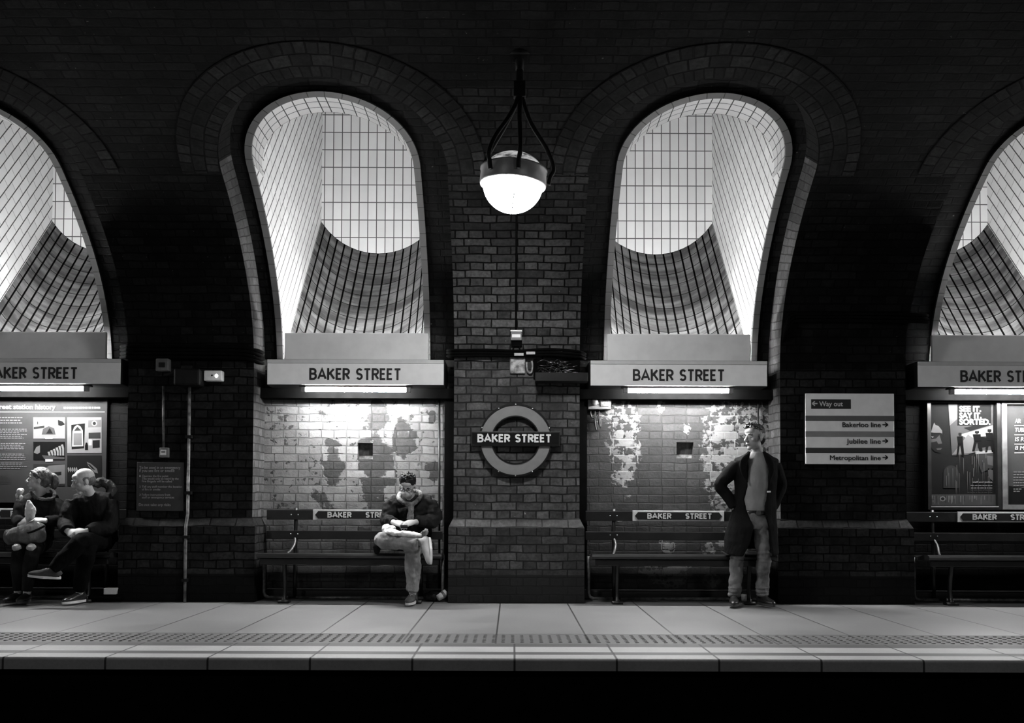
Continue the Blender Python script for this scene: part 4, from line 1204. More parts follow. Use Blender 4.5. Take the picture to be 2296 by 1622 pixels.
# fittings inside the niches
e = empty('wall_pipe', at(985, 1340, 9.56), 'thin dark vertical pipe on the niche wall behind the seated phone user', 'pipe')
ppipe('pipe', [(985, 890, 9.56), (985, 1100, 9.56), (985, 1322, 9.56)], .012, M['iron'], e)
e = empty('wall_pipe', at(1700, 960, 9.56), 'thin dark vertical pipe on the niche wall behind the standing man', 'pipe')
ppipe('pipe', [(1700, 890, 9.56), (1700, 1100, 9.56), (1700, 1318, 9.56)], .010, M['iron'], e)
for (x0, y0, x1, y1), lab in (((802, 994, 836, 1030), 'small square wall recess above the phone user'), ((1517, 992, 1555, 1028), 'small square wall recess in the niche behind the standing man')):
    e = empty('wall_recess', at((x0 + x1) / 2, y1, 9.58), lab, 'recess', 'square wall recesses')
    a_, c_ = P(x0, y1, 9.6), P(x1, y0, 9.6); q = (a_.x, c_.x, a_.z, c_.z); b = MB(); yb_ = 9.70
    b.quad((q[0], 9.6, q[2]), (q[1], 9.6, q[2]), (q[1], yb_, q[2]), (q[0], yb_, q[2])); b.quad((q[0], yb_, q[3]), (q[1], yb_, q[3]), (q[1], 9.6, q[3]), (q[0], 9.6, q[3]))
    b.quad((q[0], 9.6, q[2]), (q[0], yb_, q[2]), (q[0], yb_, q[3]), (q[0], 9.6, q[3])); b.quad((q[1], yb_, q[2]), (q[1], 9.6, q[2]), (q[1], 9.6, q[3]), (q[1], yb_, q[3])); b.build('lining', M['recess_edge'], e)
    b = MB(); b.quad((q[0], yb_, q[2]), (q[1], yb_, q[2]), (q[1], yb_, q[3]), (q[0], yb_, q[3])); b.build('back_plate', M['recess'], e)
e = empty('switch_box', at(1343, 918, 9.5), 'grey double switch box with hanging cables at the left of the standing man niche', 'switch')
pbox('box', 1318, 889, 1370, 918, 9.50, 9.6, 9.5, M['grey_box'], e, .008)
b = MB(); p_ = P(1333, 902, 9.49); b.lathe([(.001, -.03), (.03, -.03), (.036, 0), (.036, .012)], (p_.x, 9.487, p_.z), 20, R=Matrix.Rotation(-PI / 2, 3, 'X')); b.build('dial', M['worn_grey'], e, True)
pbox('switch_plate', 1346, 894, 1366, 912, 9.49, 9.502, 9.49, M['worn_grey'], e, .004)
for dx, l in ((0, 20), (9, 46), (18, 40)):
    ppipe('hanging_cable', [(1325 + dx, 918, 9.55), (1324 + dx, 918 + l * .5, 9.55), (1328 + dx, 918 + l, 9.55), (1336 + dx * .6, 916 + l, 9.55), (1340 + dx * .3, 920 + l * .4, 9.56)], .008, M['iron'], e, 3)
# ------------------------------------------------------------------ people
M['skin'] = plain('skin', .40, .5, var=.06, scale=20, spec=.35)
M['skin2'] = plain('darker skin', .30, .5, var=.06, scale=20, spec=.35)
M['lip'] = plain('lips', .20, .45, var=.05)
M['eye'] = plain('eye white', .5, .2, var=.02)
M['iris'] = plain('dark iris', .015, .1, var=.02)
M['nail'] = plain('nail', .5, .3, var=.02)
def hairmat(name, v):
    m, nt, b = new_mat(name); tc = node(nt, 'ShaderNodeTexCoord'); o = tc.outputs['Object']
    n = noise_(nt, o, 60, 4, .6, 0, (1, 1, .25)); n2 = noise_(nt, o, 240, 3, .6, 4, (1, 1, .2))
    nt.links.new(mixc(nt, ramp(nt, n, .3, .7), v * .5, v * 1.7), b.inputs['Base Color']); b.inputs['Roughness'].default_value = .42
    bump(nt, b, math_(nt, 'ADD', n, math_(nt, 'MULTIPLY', n2, .6)), .8, .01); return m
M['hair'] = hairmat('dark hair', .005); M['hair_l'] = hairmat('brown hair', .07); M['stubble'] = hairmat('shaved hair', .10)
M['coat_black'] = cloth('black wool coat', .006); M['jacket'] = cloth('dark padded jacket', .006, rough=.6, fold=.9)
M['jacket_m'] = cloth('dark jacket', .018, rough=.75, fold=.8)
M['sweater'] = cloth('grey sweater', .26, var=.12, fold=.35); M['jeans'] = cloth('faded jeans', .17, var=.4, fold=.9)
M['jeans_l'] = cloth('pale trousers', .26, var=.3, fold=.9); M['trouser_black'] = cloth('black trousers', .0015)
M['ripped'] = cloth('dark ripped jeans', .012, var=.6)
M['leather'] = plain('black leather', .015, .28, var=.3); M['canvas'] = cloth('grey canvas shoe', .06)
M['pale_shoe'] = cloth('pale shoe', .38, var=.15, fold=.3); M['sole'] = plain('pale rubber sole', .5, .6, var=.15)
M['sole_d'] = plain('dark rubber sole', .03, .7)
M['scarf'] = cloth('patterned scarf', .17, var=.8, weave=90, fold=.8); M['collar_w'] = cloth('pale fleece collar', .5, var=.25, weave=200)
M['mask'] = cloth('pale face mask', .5, var=.05, fold=.2); M['lens'] = plain('dark lens', .02, .05, .2, spec=1)
M['glasses'] = plain('black glasses frame', .01, .25)
M['paper'] = plain('white paper', .62, .7, var=.08, bmp=.3); M['bag_grey'] = cloth('grey bag', .12, var=.3, fold=1.0)
M['fur'] = cloth('grey fur trim', .07, var=.6, weave=150, fold=1.0)
RX = lambda a: Matrix.Rotation(math.radians(a), 3, 'X')
RY = lambda a: Matrix.Rotation(math.radians(a), 3, 'Y')
RZ = lambda a: Matrix.Rotation(math.radians(a), 3, 'Z')

def head(mb, c, R, s=1.0, jaw=1.0):
    def E(p, r, r2=None):
        mb.ell(c + R @ (Vector(p) * s), [q * s for q in r], R @ (r2 or Matrix.Identity(3)), 20, 14)
    E((0, .018, .035), (.074, .093, .080)); E((0, -.012, .010), (.069, .075, .085))
    E((0, -.022, -.040), (.056 * jaw, .062, .062)); E((0, -.010, -.068), (.050 * jaw, .055, .034))
    E((0, -.062, -.096), (.024, .020, .017)); E((0, -.058, .050), (.052, .030, .032))
    for sg in (-1, 1):
        E((sg * .028, -.080, .022), (.024, .010, .007), RY(sg * 8)); E((sg * .044, -.058, -.022), (.018, .018, .016))
        E((sg * .075, .008, -.012), (.009, .019, .031), RZ(sg * 20)); E((sg * .079, .012, -.004), (.006, .016, .020), RZ(sg * 25))
        E((sg * .012, -.098, -.032), (.008, .010, .008))
    mb.loft([c + R @ (Vector(p) * s) for p in ((0, -.080, .016), (0, -.094, -.005), (0, -.108, -.028), (0, -.090, -.042))], [(.008 * s, .010 * s), (.008 * s, .010 * s), (.012 * s, .011 * s), (.009 * s, .006 * s)], R @ Vector((1, 0, 0)), 10, sub=3)
    E((0, -.085, -.058), (.020, .010, .006)); E((0, -.083, -.069), (.018, .010, .006))
def face_parts(c, R, parent, s=1.0, brow=None, mouth=True):
    def T(p): return c + R @ (Vector(p) * s)
    for sg in (-1, 1):
        b = MB(); b.ell(T((sg * .030, -.0765, .003)), (.0125 * s, .009 * s, .0065 * s), R, 14, 8); ey = b.build('eye', M['eye'], parent, True)
        b = MB(); b.ell(T((sg * .030, -.0845, .003)), (.0055 * s, .003 * s, .0055 * s), R, 10, 6); b.build('iris', M['iris'], ey, True)
        b = MB(); b.loft([T((sg * .013, -.0905, .020)), T((sg * .030, -.0905, .0275)), T((sg * .050, -.074, .020))], [(.0028 * s, .004 * s), (.0035 * s, .005 * s), (.002 * s, .0025 * s)], None, 8, sub=4); b.build('eyebrow', brow or M['hair'], parent, True)
    if mouth:
        b = MB(); b.loft([T((-.023, -.084, -.064)), T((-.010, -.0955, -.0615)), T((0, -.0965, -.063)), T((.010, -.0955, -.0615)), T((.023, -.084, -.064))], [(.002 * s, .002 * s), (.004 * s, .005 * s), (.004 * s, .006 * s), (.004 * s, .005 * s), (.002 * s, .002 * s)], None, 8, sub=3); b.build('lips', M['lip'], parent, True)
def hand(mb, w_, d, n, ts, curl=25, s=1.0, spread=.0):
    w_ = Vector(w_); d = Vector(d).normalized(); n = Vector(n); n = (n - d * n.dot(d)).normalized(); side = d.cross(n) * ts
    mb.loft([w_ - d * .03 * s, w_ + d * .01 * s, w_ + d * .045 * s, w_ + d * .085 * s], [(.026 * s, .019 * s), (.029 * s, .018 * s), (.040 * s, .016 * s), (.040 * s, .012 * s)], side, 14, sub=3)
    for i, L in enumerate((.070, .079, .073, .057)):
        p = w_ + d * (.082 - .006 * abs(i - 1.2)) * s + side * (.030 - .0195 * i) * s
        dd = (d + side * spread * (1.2 - i)).normalized(); ang = 0; pts = [p - dd * .02 * s, p]
        ax = dd.cross(n).normalized()
        for k, fr in enumerate((.45, .30, .25)):
            ang += curl * (1, 1.25, .8)[k] * (1 + .08 * i)
            v = Matrix.Rotation(-math.radians(ang), 3, ax) @ dd
            p = p + v * L * fr * s; pts.append(p)
        mb.loft(pts, [.0095 * s, .0095 * s, .0088 * s, .0080 * s, .0055 * s], None, 10, sub=2)
    p = w_ + d * .02 * s + side * .026 * s
    v1 = (side * .62 + d * .72 - n * .3).normalized(); v2 = (side * .25 + d * .9 - n * .35).normalized()
    mb.loft([p - v1 * .01 * s, p + v1 * .036 * s, p + v1 * .036 * s + v2 * .03 * s, p + v1 * .036 * s + v2 * .052 * s], [.014 * s, .012 * s, .0105 * s, .006 * s], None, 10, sub=2)
def shoe(A, d, u, mat, sole, parent, s=1.0):
    A = Vector(A); d = Vector(d).normalized(); u = Vector(u); u = (u - d * u.dot(d)).normalized(); sd = d.cross(u)
    base = A - u * .082 * s
    b = MB()
    fs = [-.075, -.055, -.01, .05, .10, .15, .185, .200]
    rv = [.022, .036, .044, .040, .030, .024, .017, .008]; rs = [.018, .032, .036, .040, .045, .042, .028, .012]
    b.loft([base + d * f * s + u * (.014 + r * .92) * s for f, r in zip(fs, rv)], [(q * s, r * s) for q, r in zip(rs, rv)], sd, 16, sub=3)
    b.loft([base + u * .03 * s + d * -.01, base + u * .085 * s + d * -.02 * s, A + u * .03 * s - d * .012 * s], [(.034 * s, .048 * s), (.036 * s, .044 * s), (.035 * s, .040 * s)], sd, 14, sub=2)
    o = remeshed(b, 'shoe', .006, mat, parent, 3)
    b = MB(); n = 28; out = []
    for i in range(n):
        a = 2 * PI * i / n; f = .0625 + .142 * math.cos(a); k = .047 - .012 * (f < .05) - .004 * math.cos(a)
        out.append((f * s, math.sin(a) * (.045 if f > .05 else .037) * s * (1 if abs(math.cos(a)) < .8 else .97)))
    vs = [base + d * f + sd * q for f, q in out] + [base + d * f + sd * q + u * .022 * s for f, q in out]
    b.add(vs, [tuple(range(n - 1, -1, -1)), tuple(range(n, 2 * n))] + [(i, (i + 1) % n, (i + 1) % n + n, i + n) for i in range(n)])
    b.build('sole', sole, o)
    if sole is M['sole'] or sole is M['sole_d']:
        for k in range(3):
            f = .055 + .028 * k; b = MB(); h = (.084 - .012 * k) * s
            b.loft([base + d * f * s - sd * .026 * s + u * (h - .008), base + d * f * s + u * (h + .006), base + d * f * s + sd * .026 * s + u * (h - .008)], [.0028] * 3, None, 6, sub=3)
            b.build('lace', M['white_dull'] if mat is not M['leather'] else M['leather'], o, True)
    return o
def arm(mb, S, E, W, r=(.052, .043, .030), sub=3): mb.loft([S, S.lerp(E, .5), E, E.lerp(W, .45), W], [r[0], (r[0] + r[1]) / 2 + .003, r[1], r[1] * .95, r[2]], None, 14, sub=sub)
def leg(mb, Hp, K, A, r=(.085, .055, .040), sub=3): mb.loft([Hp, Hp.lerp(K, .5), K, K.lerp(A, .35), A], [r[0], (r[0] + r[1]) / 2 + .004, r[1], r[1] * 1.0, r[2]], None, 16, sub=sub)
def torso(mb, pel, wst, chs, shc, nk, side, k=0.0, neck_r=.055):
    mb.loft([pel, wst, chs, shc, nk.lerp(shc, .35)], [(.155 + k, .105 + k), (.138 + k, .095 + k), (.165 + k, .112 + k), (.155 + k, .088 + k), (neck_r + .03, neck_r + .02)], side, 20, sub=4)

def skeleton_body(J, e, skin, side, hands, R, hs=1.0, jaw=1.0):
    b = MB()
    torso(b, J['pel'], J['wst'], J['chs'], J['shc'], J['nk'], side, -.012)
    b.loft([J['shc'], J['nk'], J['head'] + R @ Vector((0, .012, -.05))], [.058, .052, .05], None, 16, sub=3)
    dn = Vector((0, 0, -.03))
    b.loft([J['sl'] + dn, J['shc'] + dn * .5, J['sr'] + dn], [.036, .05, .036], None, 14, sub=3)
    for a in ('l', 'r'):
        arm(b, J['s' + a] + dn, J['e' + a], J['w' + a], (.042, .035, .025)); leg(b, J['h' + a], J['k' + a], J['a' + a], (.078, .048, .034))
    b2 = MB(); b.v, b.f, b.uv, b.mi = b.v, b.f, b.uv, b.mi
    head(b, J['head'], R, hs, jaw)
    for w_, d, n, ts, cu in hands: hand(b, w_, d, n, ts, cu, .98)
    return remeshed(b, 'body', .0055, skin, e, 2)

# ---- standing man in the long coat
D0 = 8.85
e = empty('person', P(1690, 1361, D0), 'standing man in a long dark open coat, hands in pockets, looking left', 'person')
R = RZ(-58) @ RX(2)
J = dict(pel=P(1688, 1160, 8.88), wst=P(1690, 1128, 8.90), chs=P(1694, 1075, 8.90), shc=P(1697, 1036, 8.92), nk=P(1698, 1014, 8.91), head=P(1691, 981, 8.88),
         sl=P(1649, 1034, 8.92), sr=P(1739, 1034, 8.93), el=P(1614, 1088, 8.93), er=P(1751, 1090, 8.96), wl=P(1643, 1133, 8.90), wr=P(1734, 1133, 8.92),
         hl=P(1667, 1168, 8.90), hr=P(1710, 1168, 8.88), kl=P(1653, 1250, 8.88), kr=P(1712, 1250, 8.84), al=P(1646, 1338, 8.88), ar=P(1709, 1336, 8.90))
J['al'].z = .10; J['ar'].z = .10
sdv = Vector((1, 0, 0))
body_man = skeleton_body(J, e, M['skin2'], sdv, [(J['wl'], (.25, .05, -.95), (-.9, -.3, -.2), 1, 15), (J['wr'], (-.2, .05, -.95), (.9, -.3, -.2), -1, 15)], R, 1.07, 1.05)
face_parts(J['head'], R, e, 1.07)
b = MB(); c = J['head']
def T_(p): return c + R @ (Vector(p) * 1.07)
b.ell(T_((0, .026, .050)), (.081, .090, .079), R, 20, 14); b.ell(T_((0, .068, -.002)), (.066, .050, .075), R, 18, 12)
for i in range(60):
    a = random.uniform(-1.2, 1.2); q = random.uniform(-.5, 1.0)
    p0 = T_((.07 * math.sin(a), -.03 + .09 * q * .6, .115 + .012 * random.random() - .03 * abs(a)))
    b.loft([p0, p0 + R @ Vector((.004, -.012, .012)), p0 + R @ Vector((.008, -.02, .010))], [.009, .008, .004], None, 6)
for sg in (-1, 1): b.ell(T_((sg * .073, -.012, .0)), (.008, .012, .028), R, 10, 8)
remeshed(b, 'hair', .005, M['hair'], e, 2, .004, 50)
# sunglasses pushed up
g = None
for sg in (-1, 1):
    b = MB(); b.ell(T_((sg * .033, -.064, .098)), (.029, .007, .019), R @ RX(-38), 16, 8); o_ = b.build('sunglass_lens', M['lens'], e, True)
b = MB(); b.loft([T_((-.078, .03, .062)), T_((-.074, -.045, .088)), T_((-.033, -.076, .105)), T_((0, -.078, .102)), T_((.033, -.076, .105)), T_((.074, -.045, .088)), T_((.078, .03, .062))], [.0035] * 7, None, 8, sub=4); b.build('sunglass_frame', M['glasses'], e, True)
# sweater
b = MB()
b.loft([P(1690, 1149, 8.88), P(1690, 1128, 8.885), P(1693, 1075, 8.90), P(1697, 1036, 8.915), P(1698, 1013, 8.905)], [(.135, .108), (.144, .110), (.150, .116), (.140, .090), (.062, .062)], sdv, 24, sub=5)
remeshed(b, 'sweater', .008, M['sweater'], e, 4, .007, 9)
b = MB(); b.lathe([(.001, -.02), (1, -.02), (1, .02), (.001, .02)], (0, 0, 0), 40)
cc = P(1690, 1150, 8.88); b.v = [Vector((cc.x + p.x * .142, cc.y + p.y * .116, cc.z + p.z)) for p in b.v]; bl_ = b.build('belt', M['leather'], e, True)
b = MB(); b.box(cc.x - .005, cc.x + .035, cc.y - .128, cc.y - .112, cc.z - .02, cc.z + .02); b.build('buckle', M['bolt2'], bl_, bevel=.004)
b = MB()
b.loft([P(1690, 1152, 8.88), P(1689, 1170, 8.88), P(1688, 1186, 8.88)], [(.140, .112), (.152, .116), (.12, .10)], sdv, 20, sub=3)
leg(b, J['hl'], J['kl'], J['al'] + Vector((0, 0, .02)), (.090, .064, .050)); leg(b, J['hr'], J['kr'], J['ar'] + Vector((0, 0, .02)), (.092, .066, .050))
for K_, A_ in ((J['kl'], J['al']), (J['kr'], J['ar'])):   # rucked cloth at the knees and ankles
    for t, w_ in ((-.12, .010), (.0, .012), (.10, .008), (.78, .012), (.88, .012), (.96, .010)):
        p_ = K_.lerp(A_, t); tl = random.uniform(-.02, .02)
        r_ = .070 if t < .5 else .056
        b.loft([p_ + Vector((0, 0, .016)), p_, p_ - Vector((0, 0, .016))], [r_ - .012, r_ + w_ * .4, r_ - .012], None, 16, sub=2)
remeshed(b, 'jeans', .007, M['jeans'], e, 2, .017, 11)
shoe(J['al'], (-.25, -.97, 0), (0, 0, 1), M['leather'], M['sole_d'], e); shoe(J['ar'], (.30, -.95, 0), (0, 0, 1), M['leather'], M['sole_d'], e)
# coat: a shell open at the front, then the sleeves
rows = [(1013, 1679, 1715, 1684, 1712, .075), (1022, 1663, 1730, 1679, 1716, .10), (1034, 1645, 1744, 1678, 1720, .125), (1060, 1646, 1742, 1678, 1724, .145), (1090, 1648, 1740, 1676, 1724, .15),
        (1120, 1646, 1738, 1667, 1718, .155), (1145, 1640, 1740, 1672, 1713, .16), (1180, 1630, 1741, 1686, 1722, .20), (1210, 1625, 1743, 1678, 1726, .215), (1240, 1622, 1745, 1661, 1731, .225)]
b = MB(); NA = 34; ring_ = []
for (py, L, Rr, oL, oR, ry) in rows:
    a0 = P(L, py, 8.92); a1 = P(Rr, py, 8.92); cx_ = (a0.x + a1.x) / 2; rx = (a1.x - a0.x) / 2; z = a0.z
    o0, o1 = P(oL, py, 8.8).x, P(oR, py, 8.8).x
    pl_ = math.asin(max(-.98, min(.98, (o0 - cx_) / rx))); pr_ = math.asin(max(-.98, min(.98, (o1 - cx_) / rx)))
    outer = []; inn = []
    for i in range(NA + 1):
        a = pl_ - (2 * PI - (pr_ - pl_)) * i / NA      # from the left edge round the back to the right edge
        zz = z - (.03 * math.cos(a) if py > 1200 else 0)
        outer.append(Vector((cx_ + rx * math.sin(a), 8.92 - ry * math.cos(a), zz)))
        inn.append(Vector((cx_ + (rx - .022) * math.sin(a), 8.92 - (ry - .022) * math.cos(a), zz)))
    ring_.append((outer, inn))
vs = []; fs = []; st = 2 * (NA + 1)
for o_, i_ in ring_: vs += o_ + i_
for r in range(len(ring_) - 1):
    A0, B0 = r * st, (r + 1) * st; I0, J0 = A0 + NA + 1, B0 + NA + 1
    for i in range(NA):
        fs.append((A0 + i, A0 + i + 1, B0 + i + 1, B0 + i)); fs.append((I0 + i + 1, I0 + i, J0 + i, J0 + i + 1))
    fs.append((A0, B0, J0, I0)); fs.append((A0 + NA, I0 + NA, J0 + NA, B0 + NA))
for r in (0, len(ring_) - 1):
    A0 = r * st; I0 = A0 + NA + 1
    for i in range(NA): fs.append((A0 + i + 1, A0 + i, I0 + i, I0 + i + 1) if r == 0 else (A0 + i, A0 + i + 1, I0 + i + 1, I0 + i))
b.add(vs, fs)
SL, SR = P(1653, 1043, 8.92), P(1735, 1043, 8.93)
arm(b, SL, J['el'], J['wl'] + Vector((.015, .0, -.015)), (.066, .060, .052)); arm(b, SR, J['er'], J['wr'] + Vector((-.01, 0, -.015)), (.066, .060, .052))
b.loft([SL + Vector((0, 0, .005)), P(1664, 1036, 8.92), P(1681, 1026, 8.96)], [.064, .056, .034], None, 14, sub=3)
b.loft([SR + Vector((0, 0, .005)), P(1727, 1036, 8.93), P(1711, 1026, 8.97)], [.064, .056, .034], None, 14, sub=3)
coat = remeshed(b, 'coat', .008, M['coat_black'], e, 4, .008, 7)
for sg, pts in ((-1, [(1680, 1014), (1674, 1024), (1667, 1040), (1668, 1060), (1676, 1082)]), (1, [(1713, 1014), (1719, 1024), (1727, 1040), (1729, 1060), (1724, 1082)])):
    b = MB(); b.loft([P(x, y, d) for (x, y), d in zip(pts, (8.83, 8.80, 8.785, 8.768, 8.765))], [(.014, .008), (.026, .008), (.036, .007), (.026, .007), (.006, .005)], (1, 0, 0), 12, sub=4); b.build('lapel', M['coat_black'], coat, True)
b = MB(); p_ = P(1724.5, 1103, 8.755); b.box(p_.x - .016, p_.x + .016, p_.y - .004, p_.y + .02, p_.z - .008, p_.z + .008); b.build('bright_clip', M['white_plastic'], e, bevel=.003)

# ---- seated man with the phone
e = empty('person', P(922, 1352, 8.95), 'seated man with glasses and face mask looking down at a phone, legs crossed', 'person')
R = RZ(-8) @ RX(30) @ RY(4)
J = dict(pel=P(925, 1208, 9.27), wst=P(925, 1180, 9.27), chs=P(923, 1150, 9.22), shc=P(922, 1126, 9.19), nk=P(919, 1114, 9.15), head=P(914, 1090, 9.07),
         sl=P(880, 1128, 9.18), sr=P(965, 1128, 9.2), el=P(868, 1168, 9.14), er=P(974, 1168, 9.14), wl=P(884, 1172, 8.97), wr=P(930, 1171, 8.96),
         hl=P(905, 1215, 9.22), hr=P(944, 1217, 9.22), kl=P(858, 1211, 8.93), kr=P(926, 1231, 8.86), al=P(936, 1221, 8.76), ar=P(925, 1338, 8.93))
J['ar'].z = .10
skeleton_body(J, e, M['skin'], sdv, [(J['wl'], (.85, -.35, -.22), (-.1, -.6, .8), -1, 28), (J['wr'], (-.85, -.35, -.20), (.1, -.6, .8), 1, 28)], R, .95)
face_parts(J['head'], R, e, .95, mouth=False)
c = J['head']
def T_(p): return c + R @ (Vector(p) * .95)
b = MB(); b.ell(T_((0, .020, .058)), (.082, .092, .074), R, 20, 14); b.ell(T_((0, .060, .0)), (.068, .05, .07), R, 18, 12)
for i in range(130):
    a = random.uniform(-1.3, 1.3); q = random.uniform(-.9, .9)
    base = T_((.078 * math.sin(a) * math.cos(q * .9), .015 + .085 * math.sin(q), .062 + .068 * math.cos(a) * math.cos(q)))
    up = R @ Vector((random.uniform(-.3, .3), random.uniform(-.9, -.1), random.uniform(.5, 1))).normalized()
    b.loft([base, base + up * .016, base + up * .03 + R @ Vector((.004, -.006, -.002))], [.010, .007, .0035], None, 6)
remeshed(b, 'hair', .0045, M['hair'], e, 1, .004, 60)
b = MB(); b.ell(T_((0, -.056, -.052)), (.056, .052, .046), R, 20, 14); b.ell(T_((0, -.085, -.040)), (.030, .028, .028), R, 16, 10)
remeshed(b, 'face_mask', .005, M['mask'], e, 5)
for sg in (-1, 1):
    b = MB(); cc = T_((sg * .034, -.096, .002)); ax = R @ RX(90)
    b.loft([cc + R @ Vector((.027 * math.cos(a), 0, .019 * math.sin(a))) for a in [2 * PI * i / 20 for i in range(21)]], [.0022] * 21, None, 6); b.build('glasses_rim', M['glasses'], e, True)
    b = MB(); b.loft([T_((sg * .062, -.094, .006)), T_((sg * .074, -.04, .004)), T_((sg * .080, .01, .0))], [.002] * 3, None, 6); b.build('glasses_temple', M['glasses'], e, True)
b = MB(); b.loft([T_((-.009, -.098, .005)), T_((0, -.104, .008)), T_((.009, -.098, .005))], [.0022] * 3, None, 6, sub=3); b.build('glasses_bridge', M['glasses'], e, True)
b = MB()
b.loft([P(925, 1212, 9.26), P(925, 1180, 9.26), P(924, 1150, 9.22), P(923, 1128, 9.19), P(920, 1117, 9.15)], [(.18, .13), (.185, .135), (.20, .14), (.185, .115), (.095, .085)], sdv, 22, sub=4)
arm(b, J['sl'], J['el'], J['wl'].lerp(J['el'], .12), (.075, .066, .046)); arm(b, J['sr'], J['er'], J['wr'].lerp(J['er'], .12), (.078, .070, .048))
b.loft([P(895, 1212, 9.24), P(862, 1216, 9.12), P(846, 1222, 9.04), P(848, 1240, 9.03)], [(.06, .05), (.05, .06), (.04, .05), (.02, .02)], sdv, 12, sub=3)
b.loft([J['sl'], J['shc'] - Vector((0, 0, .01)), J['sr']], [.072, .09, .072], None, 14, sub=3)
jk = remeshed(b, 'jacket', .007, M['jacket_m'], e, 2, .018, 12)
b = MB(); pts = [P(893, 1118, 9.10), P(904, 1127, 9.04), P(917, 1131, 9.02), P(932, 1127, 9.04), P(944, 1112, 9.12), P(938, 1103, 9.22), P(917, 1102, 9.25), P(898, 1106, 9.2), P(893, 1118, 9.10)]
b.loft(pts, [(.022, .022)] * 9, None, 12, sub=3); b.loft([P(920, 1128, 9.02), P(921, 1145, 9.03), P(920, 1166, 9.05)], [(.034, .020), (.032, .014), (.034, .012)], sdv, 12, sub=4)
remeshed(b, 'scarf', .006, M['scarf'], e, 3, .006, 30)
b = MB()
b.loft([P(925, 1205, 9.26), P(925, 1222, 9.24)], [(.165, .12), (.16, .11)], sdv, 18)
leg(b, J['hl'], J['kl'], J['al'], (.095, .082, .058)); leg(b, J['hr'], J['kr'], J['ar'] + Vector((0, 0, .04)), (.095, .078, .058))
for A_, B_, r_ in ((J['hl'], J['kl'], .084), (J['kl'], J['al'], .066), (J['kr'], J['ar'], .066)):
    for t in (.18, .36, .55, .74, .9):
        p_ = A_.lerp(B_, t + random.uniform(-.05, .05)); d_ = ((B_ - A_).normalized() + Vector((random.uniform(-.4, .4), 0, random.uniform(-.4, .4)))).normalized()
        b.loft([p_ - d_ * .018, p_, p_ + d_ * .018], [r_ - .018, r_ + .003 - .012 * t, r_ - .018], None, 16, sub=2)
remeshed(b, 'trousers', .007, M['jeans_l'], e, 2, .014, 12)
shoe(J['ar'], (-.12, -.99, 0), (0, 0, 1), M['canvas'], M['sole'], e)
shoe(J['al'] + Vector((.045, .0, -.0)), (.10, -.48, -.87), (-.93, -.30, .12), M['pale_shoe'], M['sole'], e)
e = empty('phone', P(906, 1178, 8.88), 'dark mobile phone in the hands of the seated man with glasses', 'phone')
b = MB(); b.box(-.034, .034, -.06, .06, -.004, .004); b.xf(Matrix.Translation(P(906, 1181, 8.86)) @ (RZ(8) @ RX(8)).to_4x4()); b.build('phone_body', M['matt_black'], e, bevel=.003)
e = empty('folded_jacket', P(905, 1205, 8.9), 'pale folded cloth lying across the lap of the seated man with glasses', 'cloth')
b = MB(); b.loft([P(866, 1180, 9.0), P(868, 1192, 8.92), P(888, 1197, 8.84), P(912, 1198, 8.82), P(934, 1201, 8.82), P(946, 1202, 8.83)], [(.03, .03), (.045, .038), (.06, .030), (.065, .030), (.05, .028), (.025, .025)], (0, 1, 0), 16, sub=4)
b.ell(P(872, 1186, 8.93), (.07, .06, .035)); remeshed(b, 'cloth', .006, M['paper'], e, 2, .014, 17)
b = MB(); b.ell(P(950, 1198, 8.82), (.03, .03, .045), RY(20)); b.ell(P(956, 1193, 8.83), (.02, .02, .035)); remeshed(b, 'crumpled_end', .006, M['scarf'], e, 2, .012, 30)

# ---- seated woman
e = empty('person', P(60, 1350, 8.95), 'seated woman with a ponytail looking left, holding white paper over a grey bag', 'person')
R = RZ(-62) @ RX(-4)
J = dict(pel=P(80, 1208, 9.26), wst=P(82, 1180, 9.25), chs=P(86, 1148, 9.2), shc=P(90, 1122, 9.18), nk=P(92, 1108, 9.16), head=P(86, 1076, 9.1),
         sl=P(52, 1126, 9.14), sr=P(126, 1124, 9.18), el=P(40, 1166, 9.08), er=P(130, 1168, 9.1), wl=P(46, 1178, 8.95), wr=P(98, 1168, 8.92),
         hl=P(64, 1215, 9.2), hr=P(98, 1215, 9.2), kl=P(42, 1236, 8.82), kr=P(74, 1236, 8.80), al=P(40, 1338, 8.9), ar=P(60, 1338, 8.86))
J['al'].z = .10; J['ar'].z = .10
skeleton_body(J, e, M['skin'], sdv, [(J['wl'], (.9, -.3, .35), (-.2, -.9, .2), -1, 35), (J['wr'], (-.9, -.2, .1), (.1, -.5, .9), 1, 35)], R, .93)
face_parts(J['head'], R, e, .93)
c = J['head']
def T_(p): return c + R @ (Vector(p) * .93)
b = MB(); b.ell(T_((0, .024, .048)), (.084, .094, .082), R, 22, 14); b.ell(T_((0, .06, .0)), (.074, .055, .075), R, 18, 12)
for sg in (-1, 1): b.loft([T_((sg * .03, -.072, .085)), T_((sg * .068, -.04, .065)), T_((sg * .080, .0, .035)), T_((sg * .078, .04, .01))], [(.016, .012)] * 4, None, 10, sub=4)
b.loft([T_((0, .095, .045)), T_((0, .135, .045)), T_((0, .160, .0)), T_((0, .150, -.07)), T_((0, .125, -.13))], [.03, .035, .036, .028, .010], None, 14, sub=4)
remeshed(b, 'hair', .005, M['hair_l'], e, 2, .004, 60)
b = MB(); b.loft([T_((.0, .105, .015)), T_((0, .112, .075))], [.022, .022], None, 12); b.build('hair_tie', M['white_dull'], e, True)
b = MB()
b.loft([P(82, 1213, 9.25), P(82, 1180, 9.25), P(86, 1148, 9.2), P(89, 1125, 9.18), P(92, 1113, 9.16)], [(.175, .13), (.165, .13), (.175, .135), (.165, .11), (.09, .08)], sdv, 22, sub=4)
